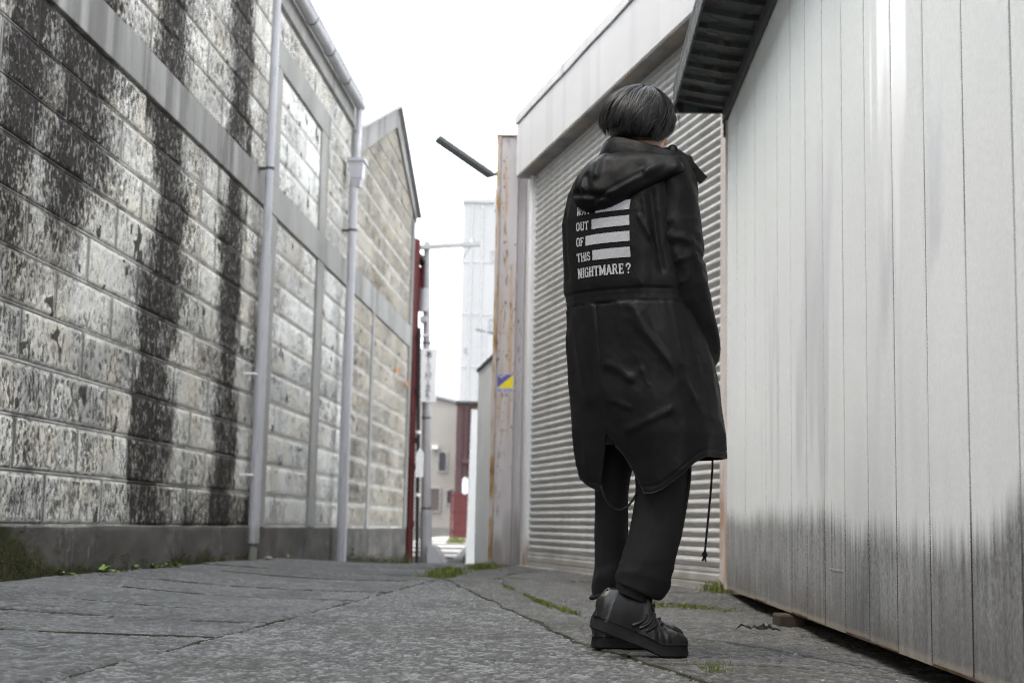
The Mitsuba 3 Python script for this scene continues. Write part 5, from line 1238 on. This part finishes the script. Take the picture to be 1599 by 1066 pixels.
# --- hood lying in a heavy fold down the back
def puff(outline, f0, thick, lean, step=0.0055, seed=0, crease=()):
    poly = Polygon(spline(np.vstack([outline, outline[:1]]), 160)[:-1]).buffer(0)
    from shapely import contains_xy
    from scipy.spatial import Delaunay
    x0, z0, x1, z1 = poly.bounds
    gx, gy = np.meshgrid(np.arange(x0, x1, step), np.arange(z0, z1, step)); q = np.stack([gx.ravel(), gy.ravel()], 1)
    q = q[contains_xy(poly.buffer(-step * 0.5), q[:, 0], q[:, 1])]
    ext = np.asarray(poly.exterior.segmentize(step).coords)[:-1]
    al = np.vstack([ext, q]); tri = Delaunay(al).simplices; c = al[tri].mean(1); tri = tri[contains_xy(poly, c[:, 0], c[:, 1])]
    ds = np.array([poly.exterior.distance(Point(p)) for p in al]); ds[:len(ext)] = 0
    dm = 0.055
    t = np.clip(ds / dm, 0, 1)
    hgt = np.sqrt(1 - (1 - t) ** 2)
    th = thick(al[:, 0], al[:, 1])
    n = 0.010 * (nz(al[:, 0] * 16 + 0.7 * al[:, 1] * 10, al[:, 1] * 9, 0, seed) - 0.5) * 2 * t + 0.004 * (nz(al[:, 0] * 40, al[:, 1] * 22, 0, seed + 1) - 0.5) * t
    for (ax, az, bx_, bz, hh, w) in crease:
        tt = np.clip(((al[:, 0] - ax) * (bx_ - ax) + (al[:, 1] - az) * (bz - az)) / ((bx_ - ax) ** 2 + (bz - az) ** 2), 0, 1)
        n += hh * np.exp(-(np.hypot(al[:, 0] - ax - tt * (bx_ - ax), al[:, 1] - az - tt * (bz - az)) / w) ** 2) * sst(0, 0.5, t)
    base = f0 + lean(al[:, 0], al[:, 1])
    fr_ = pp(al[:, 0], base - (0.012 + th * hgt + n), al[:, 1]); bk = pp(al[:, 0], base + 0.05 * hgt, al[:, 1])
    N_ = len(al)
    m = trimesh.Trimesh(fr_, tri, process=False)
    if (m.face_normals @ (-HV)).sum() < 0: tri = tri[:, ::-1]
    i = np.arange(len(ext)); j = (i + 1) % len(ext)
    sd_ = np.vstack([np.stack([i, j, j + N_], 1), np.stack([i, j + N_, i + N_], 1)])
    return fixw((np.vstack([fr_, bk]), np.vstack([tri, tri[:, ::-1] + N_, sd_])))
HO = np.array([(-0.045, 1.607), (-0.095, 1.590), (-0.128, 1.545), (-0.146, 1.482), (-0.140, 1.425), (-0.108, 1.398), (-0.060, 1.392), (-0.010, 1.396), (0.045, 1.420), (0.10, 1.452), (0.165, 1.487), (0.205, 1.515), (0.190, 1.545), (0.12, 1.574), (0.03, 1.602)])
hood = add('hood', puff(HO, -0.115, lambda x, z: 0.024 + 0.040 * sst(0.10, -0.08, x) * sst(1.36, 1.44, z) * sst(1.62, 1.50, z), lambda x, z: -0.035 * sst(1.58, 1.42, z) + 0.045 * sst(0.05, 0.2, x) + 0.03 * sst(1.55, 1.61, z), seed=4,
     crease=((-0.085, 1.59, -0.10, 1.45, -0.010, 0.008), (-0.05, 1.595, -0.035, 1.50, 0.010, 0.011), (-0.12, 1.45, 0.0, 1.425, -0.016, 0.012), (-0.02, 1.42, 0.14, 1.515, 0.012, 0.016), (-0.06, 1.41, 0.10, 1.50, -0.012, 0.008), (-0.075, 1.50, -0.055, 1.44, -0.009, 0.012))), 'mat_coat', parka, smooth=True)
# hood opening: a doubled band that rides round the neck and runs out to the right
bandp = np.array([(-0.115, -0.02, 1.602), (-0.095, -0.085, 1.613), (-0.03, -0.118, 1.612), (0.05, -0.112, 1.592), (0.12, -0.085, 1.568), (0.165, -0.05, 1.555), (0.19, 0.0, 1.552)])
bs_ = spline(bandp, 50)
rings = []
for k in range(50):
    c = bs_[k]; o = np.array([c[0], c[1] - 0.0]); o = o / (np.linalg.norm(o) + 1e-9)
    hgt = 0.034 - 0.012 * k / 50; th = 0.010
    pr_ = [(-th, -hgt), (0, -hgt - 0.004), (th, -hgt), (th * 0.9, 0), (th * 0.5, hgt), (0, hgt + 0.004), (-th * 0.5, hgt), (-th, 0)]
    wv_ = 0.003 * math.sin(k * 0.5)
    rings.append([pp(c[0] + o[0] * (a + wv_ - 0.25 * b), c[1] + o[1] * (a + wv_ - 0.25 * b), c[2] + b) for a, b in pr_])
add('hood_band', loft(np.array(rings)), 'mat_coat', parka, smooth=True)
add('collar', tube(pp(*(spline(np.array([(-.062 * math.cos(t) - 0.0, -.062 * math.sin(t) + 0.0, 1.605 - 0.02 * math.sin(t * 1.0) * 0) for t in np.linspace(-0.5, math.pi + 0.5, 9)]), 40).T)), 0.016, 10), 'mat_coat', parka, smooth=True)
# loose tab at the right shoulder
def flat_strip(pts, w, th):
    p = spline(np.array(pts), 24); t = np.gradient(p, axis=0); t /= np.linalg.norm(t, axis=1, keepdims=True)
    vdir = np.array([0.0, -0.93, 0.36]); rings = []
    for k in range(len(p)):
        b = np.cross(t[k], vdir); b /= np.linalg.norm(b); n = np.cross(b, t[k]); ww = np.interp(k, [0, 6, 23], w)
        rings.append([p[k] + b * ww + n * th, p[k] + b * ww - n * th, p[k] - b * ww - n * th, p[k] - b * ww + n * th])
    return loft(np.array(rings))
tabx = [(0.488, 4.40, 1.590), (0.520, 4.395, 1.577), (0.555, 4.40, 1.545), (0.598, 4.41, 1.497)]
add('shoulder_tab', flat_strip(tabx, (0.010, 0.011, 0.0175), 0.003), 'mat_coat', parka, smooth=40)
add('tab_cord', tube(spline(np.array([(0.487, 4.40, 1.585), (0.493, 4.385, 1.602), (0.503, 4.388, 1.600), (0.508, 4.395, 1.583)]), 14), 0.0035, 8), 'mat_cord', parka, smooth=True)
# drawcords in the hem
c1_ = spline(np.array([(0.648, 4.545, 0.625), (0.645, 4.545, 0.56), (0.636, 4.547, 0.45), (0.625, 4.55, 0.33)]), 24)
cord = add('drawcord', tube(c1_, 0.0034, 8), 'mat_cord', parka, smooth=True)
add('knot', [trimesh.creation.icosphere(2, 0.0085).apply_scale((1, 1, 1.3)).apply_translation((0.6245, 4.55, 0.322)), tube([(0.624, 4.55, 0.318), (0.617, 4.548, 0.302)], 0.004, 6), tube([(0.625, 4.55, 0.318), (0.628, 4.552, 0.300)], 0.003, 6)], 'mat_cord', cord, smooth=True)
add('drawcord', tube(spline(np.array([(0.283, 4.40, 0.53), (0.300, 4.40, 0.480), (0.322, 4.41, 0.458), (0.348, 4.42, 0.455), (0.380, 4.43, 0.480), (0.398, 4.44, 0.512), (0.405, 4.44, 0.54)]), 40), 0.0036, 8), 'mat_cord', parka, smooth=True)

# --- trousers
def leg(path, n=110, m=72, seed=0, cuff=True):
    p = spline(np.array(path, float), n)
    rings = []
    for k in range(n):
        L = k / (n - 1); an = np.linspace(0, 2 * np.pi, m, endpoint=False)
        w = 0.003 * (nz(np.cos(an) * 1.2 + 4, np.sin(an) * 1.2, L * 5, seed) - 0.5) * 2
        w += 0.005 * (1 - np.abs(2 * nz(np.cos(an + 1.5 * L) * 0.9 + 7, np.sin(an + 1.5 * L) * 0.9, L * 4, seed + 1) - 1)) ** 4
        for c, am in ((0.70, .002), (0.80, .003), (0.885, .006), (0.935, .007)):
            w += am * np.exp(-((L - c - 0.03 * np.sin(an * 1 + c * 20)) / 0.022) ** 2) * nz(np.cos(an) * 1.3 + 2, np.sin(an) * 1.3, c * 9, seed)
        rings.append(np.stack([p[k, 0] + (p[k, 3] + w) * np.cos(an), p[k, 1] + (p[k, 4] + w) * np.sin(an), p[k, 2] + p[k, 5] * np.cos(an)], -1))
    return loft(rings)
# path columns: x, y, z, half width, half depth, tilt of the opening
RL = [(0.455, 4.50, 0.86, .095, .105, 0), (0.470, 4.475, 0.70, .092, .10, 0), (0.482, 4.462, 0.56, .085, .092, 0.0), (0.471, 4.462, 0.45, .080, .084, 0.0), (0.449, 4.462, 0.345, .081, .076, -.004), (0.428, 4.462, 0.262, .079, .070, -.014), (0.414, 4.462, 0.222, .074, .064, -.024), (0.402, 4.462, 0.206, .060, .056, -.026), (0.396, 4.462, 0.212, .046, .045, -.02)]
LL = [(0.365, 4.60, 0.86, .088, .10, 0), (0.346, 4.635, 0.66, .066, .088, 0), (0.334, 4.655, 0.50, .054, .074, 0), (0.335, 4.672, 0.36, .051, .068, 0), (0.336, 4.69, 0.25, .051, .064, 0.004), (0.332, 4.70, 0.20, .050, .060, 0.01), (0.330, 4.705, 0.182, .042, .052, .012)]
tr = add('trousers', [leg(RL, seed=21), leg(LL, seed=31)], 'mat_trousers', pe, smooth=True)
cf = []
for k in range(44):
    an = 2 * np.pi * k / 44
    c = np.array([0.388 + .047 * math.cos(an), 4.466 + .047 * math.sin(an)]); z = 0.243 - 0.018 * math.cos(an)
    cf.append(tube([(c[0], c[1], z - 0.055), (c[0], c[1], z)], [.0045, .0045], 5))
add('cuff', cf, 'mat_trousers', tr, smooth=True)
add('hem', tube(spline(np.array([(0.332 + .056 * math.cos(t), 4.70 + .062 * math.sin(t), 0.196 + .024 * math.cos(t)) for t in np.linspace(0, 2 * math.pi, 13)]), 60), 0.0075, 8), 'mat_trousers', tr, smooth=True)
for yy in (-0.010, 0.004, 0.018):
    add('side_stripe', tube(np.array([(q[0] + (q[3] + 0.004) * math.cos(-0.55 + yy * 4), q[1] + (q[4] + 0.004) * math.sin(-0.55 + yy * 4), q[2]) for q in spline(np.array(RL), 40)[6:34]]), 0.0028, 6), 'mat_trousers', tr, smooth=True)

add('sock', tube([ANKR + [0.0, 0.0, -0.05], ANKR + [0.01, 0.0, 0.06], ANKR + [0.035, 0.0, 0.14]], [0.032, 0.032, 0.046], 16), 'mat_trousers', pe, smooth=True)
add('sock', tube([ANKL + [0.0, 0.0, -0.03], ANKL + [0.0, 0.0, 0.14]], [0.034, 0.044], 16), 'mat_trousers', pe, smooth=True)

# --- shoes: thick cupsole, padded high upper, toe cap, lacing
def shoe(label, heel, yaw, lift, name='shoe'):
    L = 0.300
    foot = spline(np.array([(0.0, 0.0), (0.012, 0.026), (0.06, 0.036), (0.13, 0.036), (0.20, 0.046), (0.255, 0.044), (0.292, 0.022), (0.300, 0.0), (0.290, -0.028), (0.25, -0.045), (0.19, -0.046), (0.12, -0.036), (0.05, -0.036), (0.010, -0.024), (0.0, 0.0)]), 80)[:-1]
    def place(v):
        v = np.array(v, float); x, y, z = v[:, 0].copy(), v[:, 1], v[:, 2].copy()
        # the heel comes off the ground and the sole rolls over the ball of the foot
        a = lift * sst(0.235, 0.10, x); x0 = 0.20
        dx = x - x0
        zr = z + np.where(x < 0.235, np.tan(lift) * np.clip(0.225 - x, 0, 1) * sst(0.235, 0.17, x), 0)
        x = x + np.sin(a) * z * 0.9
        c, s = math.cos(yaw), math.sin(yaw)
        return np.stack([heel[0] + x * c + y * s * 1.0, heel[1] + x * s - y * c, heel[2] + zr], -1)
    k = add(name, (lambda m: (place(vf(m)[0]), vf(m)[1]))(shoe_upper(foot)), 'mat_leather', pe, smooth=50, label=label)
    def on(nm, meshes, ms, sm_=40):
        v, f = cat(*meshes) if isinstance(meshes, list) else vf(meshes); return add(nm, fixw((place(v), f)), ms, k, smooth=sm_)
    so = []
    for z, g in ((0.0, 0.006), (0.004, 0.0), (0.031, 0.003), (0.036, 0.004), (0.038, -0.006)):
        cen = np.array([0.15, 0]); d = foot - cen; r_ = np.linalg.norm(d, axis=1, keepdims=True)
        so.append(np.column_stack([foot + d / r_ * (0.006 - g), np.full(len(foot), z)]))
    on('sole', loft(np.array(so)), 'mat_rubber', 30)
    cap = []
    for x in np.linspace(0.243, 0.302, 12):
        w = 0.047 * math.sqrt(max(0.02, 1 - ((x - 0.235) / 0.070) ** 2)); hh = 0.044 + 0.036 * math.sqrt(max(0.01, 1 - ((x - 0.235) / 0.069) ** 2)); an = np.linspace(0, np.pi, 14)
        cap.append(np.column_stack([np.full(14, x), w * np.cos(an), 0.034 + (hh - 0.034) * np.sin(an) ** 0.8]))
    cap = np.array(cap)
    on('toe_cap', loft(cap), 'mat_rubber', 60)
    ri = []
    for s_ in (1, -1):
        for q0 in (0.135, 0.158, 0.181):
            pth = [(q0 - 0.030, s_ * 0.0475, 0.052), (q0 - 0.012, s_ * 0.0465, 0.066), (q0 + 0.004, s_ * 0.041, 0.083), (q0 + 0.010, s_ * 0.034, 0.098)]
            ri.append(tube(spline(np.array(pth), 12), 0.0058, 8))
    on('side_panel', ri, 'mat_leather')
    on('heel_tab', bx(0.006, 0.020, -0.015, 0.015, 0.086, 0.126, None, 0.006), 'mat_leather')
    la = []
    for j, (x, z) in enumerate(((0.156, 0.152), (0.172, 0.130), (0.188, 0.112), (0.205, 0.099), (0.222, 0.091))):
        la.append(tube(spline(np.array([(x - 0.006, -0.030, z - 0.016), (x, -0.014, z + 0.004), (x + 0.003, 0.0, z + 0.008), (x, 0.014, z + 0.004), (x - 0.006, 0.030, z - 0.016)]), 14), 0.0028, 6))
    for s_ in (1, -1):
        la.append(tube(spline(np.array([(0.140, s_ * 0.012, 0.160), (0.158, s_ * 0.030, 0.165), (0.172, s_ * 0.036, 0.138), (0.170, s_ * 0.032, 0.118)]), 16), 0.0024, 6))
        la.append(tube(spline(np.array([(0.140, s_ * 0.010, 0.160), (0.160, s_ * 0.020, 0.150), (0.178, s_ * 0.030, 0.120)]), 12), 0.0022, 6))
    on('laces', la, 'mat_cord')
    return k
def shoe_upper(foot):
    xs_ = np.r_[np.linspace(0.003, 0.02, 5), np.linspace(0.03, 0.293, 42)]
    top = lambda x: np.interp(x, [0.0, 0.006, 0.02, 0.10, 0.130, 0.150, 0.170, 0.190, 0.215, 0.25, 0.28, 0.296], [0.110, 0.128, 0.136, 0.168, 0.180, 0.166, 0.136, 0.114, 0.096, 0.082, 0.068, 0.047])
    hw = lambda x: np.interp(x, [0.0, 0.01, 0.03, 0.07, 0.13, 0.19, 0.235, 0.27, 0.29, 0.297], [0.010, 0.026, 0.036, 0.038, 0.038, 0.045, 0.045, 0.036, 0.020, 0.006])
    rings = []
    for x in xs_:
        t = np.linspace(0, 1, 26); H_ = top(x); w = hw(x)
        z = 0.033 + (H_ - 0.033) * np.sin(t * np.pi) ** 0.62
        y = w * np.cos(t * np.pi); y = np.sign(y) * np.abs(y) ** 0.8 * w ** 0.2
        pinch = 1 - 0.07 * sst(0.07, 0.13, z) * sst(0.16, 0.12, x) + 0.10 * sst(0.145, 0.175, z) * sst(0.15, 0.12, x)
        wr = 0.0018 * np.sin(x * 260 + z * 60) * sst(0.17, 0.20, x) * sst(0.25, 0.235, x)
        xx = x + 0.012 * sst(0.06, 0.19, z) * sst(0.13, 0.03, x) - 0.012 * sst(0.02, 0.0, x) * np.exp(-((z - 0.085) / 0.03) ** 2)
        rings.append(np.column_stack([xx, y * pinch + np.sign(y) * wr, z + wr]))
    return loft(np.array(rings))
shoe('black leather high top shoe with a thick sole, heel lifting off the ground', np.array([0.262, 4.455, GP - 0.002]), math.radians(6), math.radians(20))
shoe('black high top shoe planted behind the other, mostly hidden', np.array([0.285, 4.735, float(gz(0.3, 4.7)) + 0.008]), math.radians(8), 0.0)

# --- hair: heavy bob of separate locks over a scalp cap
hr = np.random.default_rng(5)
HB = np.array([0.397, 4.525, 1.712])
CR = np.array([0.20, -0.10, 0.97]); CR /= np.linalg.norm(CR)
e1 = np.cross(CR, [0, 1, 0]); e1 /= np.linalg.norm(e1); e2 = np.cross(CR, e1)
RX_, RY_, RZ_ = 0.112, 0.118, 0.106
def surf(d, off):
    return HB + d * (np.array([RX_, RY_, RZ_]) + off)
capm = trimesh.creation.icosphere(4, 1.0)
cv = capm.vertices.copy()
keep = cv[:, 2] > -0.55
capm.vertices = HB + cv * np.array([RX_ - 0.012, RY_ - 0.012, RZ_ - 0.010])
capm.vertices[:, 2] = np.maximum(capm.vertices[:, 2], HB[2] - 0.066)
hair = add('hair', capm, 'mat_hair', pe, smooth=True, label='straight black hair cut in a chin length bob')
def lock(az, rad, off, end, curl, wid, seed, nseg=11, daz=0.0):
    r = np.random.default_rng(seed)
    a = az; t = np.linspace(0.05, 1, nseg)
    th = t * end
    aa = a + daz * (1 - 0.82 * t ** 2) + curl * t + 0.03 * np.sin(t * 5 + a * 9)
    d = np.cos(th)[:, None] * CR + np.sin(th)[:, None] * (np.cos(aa)[:, None] * e1 + np.sin(aa)[:, None] * e2)
    P_ = surf(d, off)
    # below the widest part the hair hangs down and turns in
    low = np.clip(-(d[:, 2]) - 0.05, 0, 1)
    ctr = P_[:, :2] - HB[:2]
    P_[:, :2] = HB[:2] + ctr * (1 - 0.10 * low[:, None])
    return P_
VB = {0: [], 1: []}; FB = {0: [], 1: []}; NB = {0: 0, 1: 0}
def ribbon(P_, w, which):
    n = len(P_); t = np.gradient(P_, axis=0); t /= np.linalg.norm(t, axis=1, keepdims=True) + 1e-9
    out = P_ - HB; out /= np.linalg.norm(out, axis=1, keepdims=True)
    s = np.cross(t, out); s /= np.linalg.norm(s, axis=1, keepdims=True) + 1e-9
    ww = w * np.sin(np.pi * np.linspace(0.12, 0.985, n)) ** 0.45
    v = np.stack([P_ - s * ww[:, None], P_ + out * ww[:, None] * 0.55, P_ + s * ww[:, None]], 1).reshape(-1, 3)
    f = grid(n, 3); VB[which].append(v); FB[which].append(f + NB[which]); NB[which] += len(v)
for k in range(520):
    az0 = hr.uniform(0, 2 * np.pi)
    end0 = hr.uniform(1.45, 2.12); off0 = hr.normal(0.001, 0.0062); curl0 = hr.normal(-0.30, 0.24); zc_ = HB[2] + hr.normal(0, 0.015); lift_ = hr.uniform(0.003, 0.011) if hr.random() < 0.45 else 0.0
    for j in range(9):
        daz = hr.normal(0, 0.075); az = az0; en = end0 + hr.normal(0, 0.03) - 0.5 * abs(daz)
        # how far down a lock reaches depends on where it hangs: longer at the right side and back, face left clear
        P_ = lock(az, 0, off0 + hr.normal(0, 0.0016) + 0.002, en, curl0 + hr.normal(0, 0.03), 0.0016, int(hr.integers(1e9)), 11, daz)
        o_ = P_ - HB; o_ /= np.linalg.norm(o_, axis=1, keepdims=True); P_ = P_ + o_ * (lift_ * np.linspace(0, 1, len(P_)) ** 3)[:, None]
        dxy = P_[-1, :2] - HB[:2]; dxy = dxy / (np.linalg.norm(dxy) + 1e-9)
        front_ = dxy @ np.array([math.sin(fa), math.cos(fa)])
        zmin = zc_ - (0.080 + 0.034 * max(0, dxy[0]) - 0.026 * max(0, -dxy[0])) + hr.normal(0, 0.004)
        if front_ > 0.72: zmin = HB[2] + 0.0
        P_ = P_[P_[:, 2] > zmin] if (P_[:, 2] > zmin).sum() > 5 else P_[:6]
        ribbon(P_, hr.uniform(0.0010, 0.0021), 0 if hr.random() < 0.78 else 1)
for k in range(220):      # flyaways
    az = hr.uniform(0, 2 * np.pi); P_ = lock(az, 0, 0.006, hr.uniform(1.2, 2.0), hr.normal(-0.2, 0.45), 0.0005, int(hr.integers(1e9)), 12)
    P_[4:] += (hr.normal(0, 1, 3) * np.linspace(0, 0.008, len(P_) - 4)[:, None]); ribbon(P_, 0.00055, 1)
add('lock', (np.vstack(VB[0]), np.vstack(FB[0])), 'mat_hair', hair, smooth=True, kind='stuff')
add('sheen_lock', (np.vstack(VB[1]), np.vstack(FB[1])), 'mat_hair_sheen', hair, smooth=True, kind='stuff')
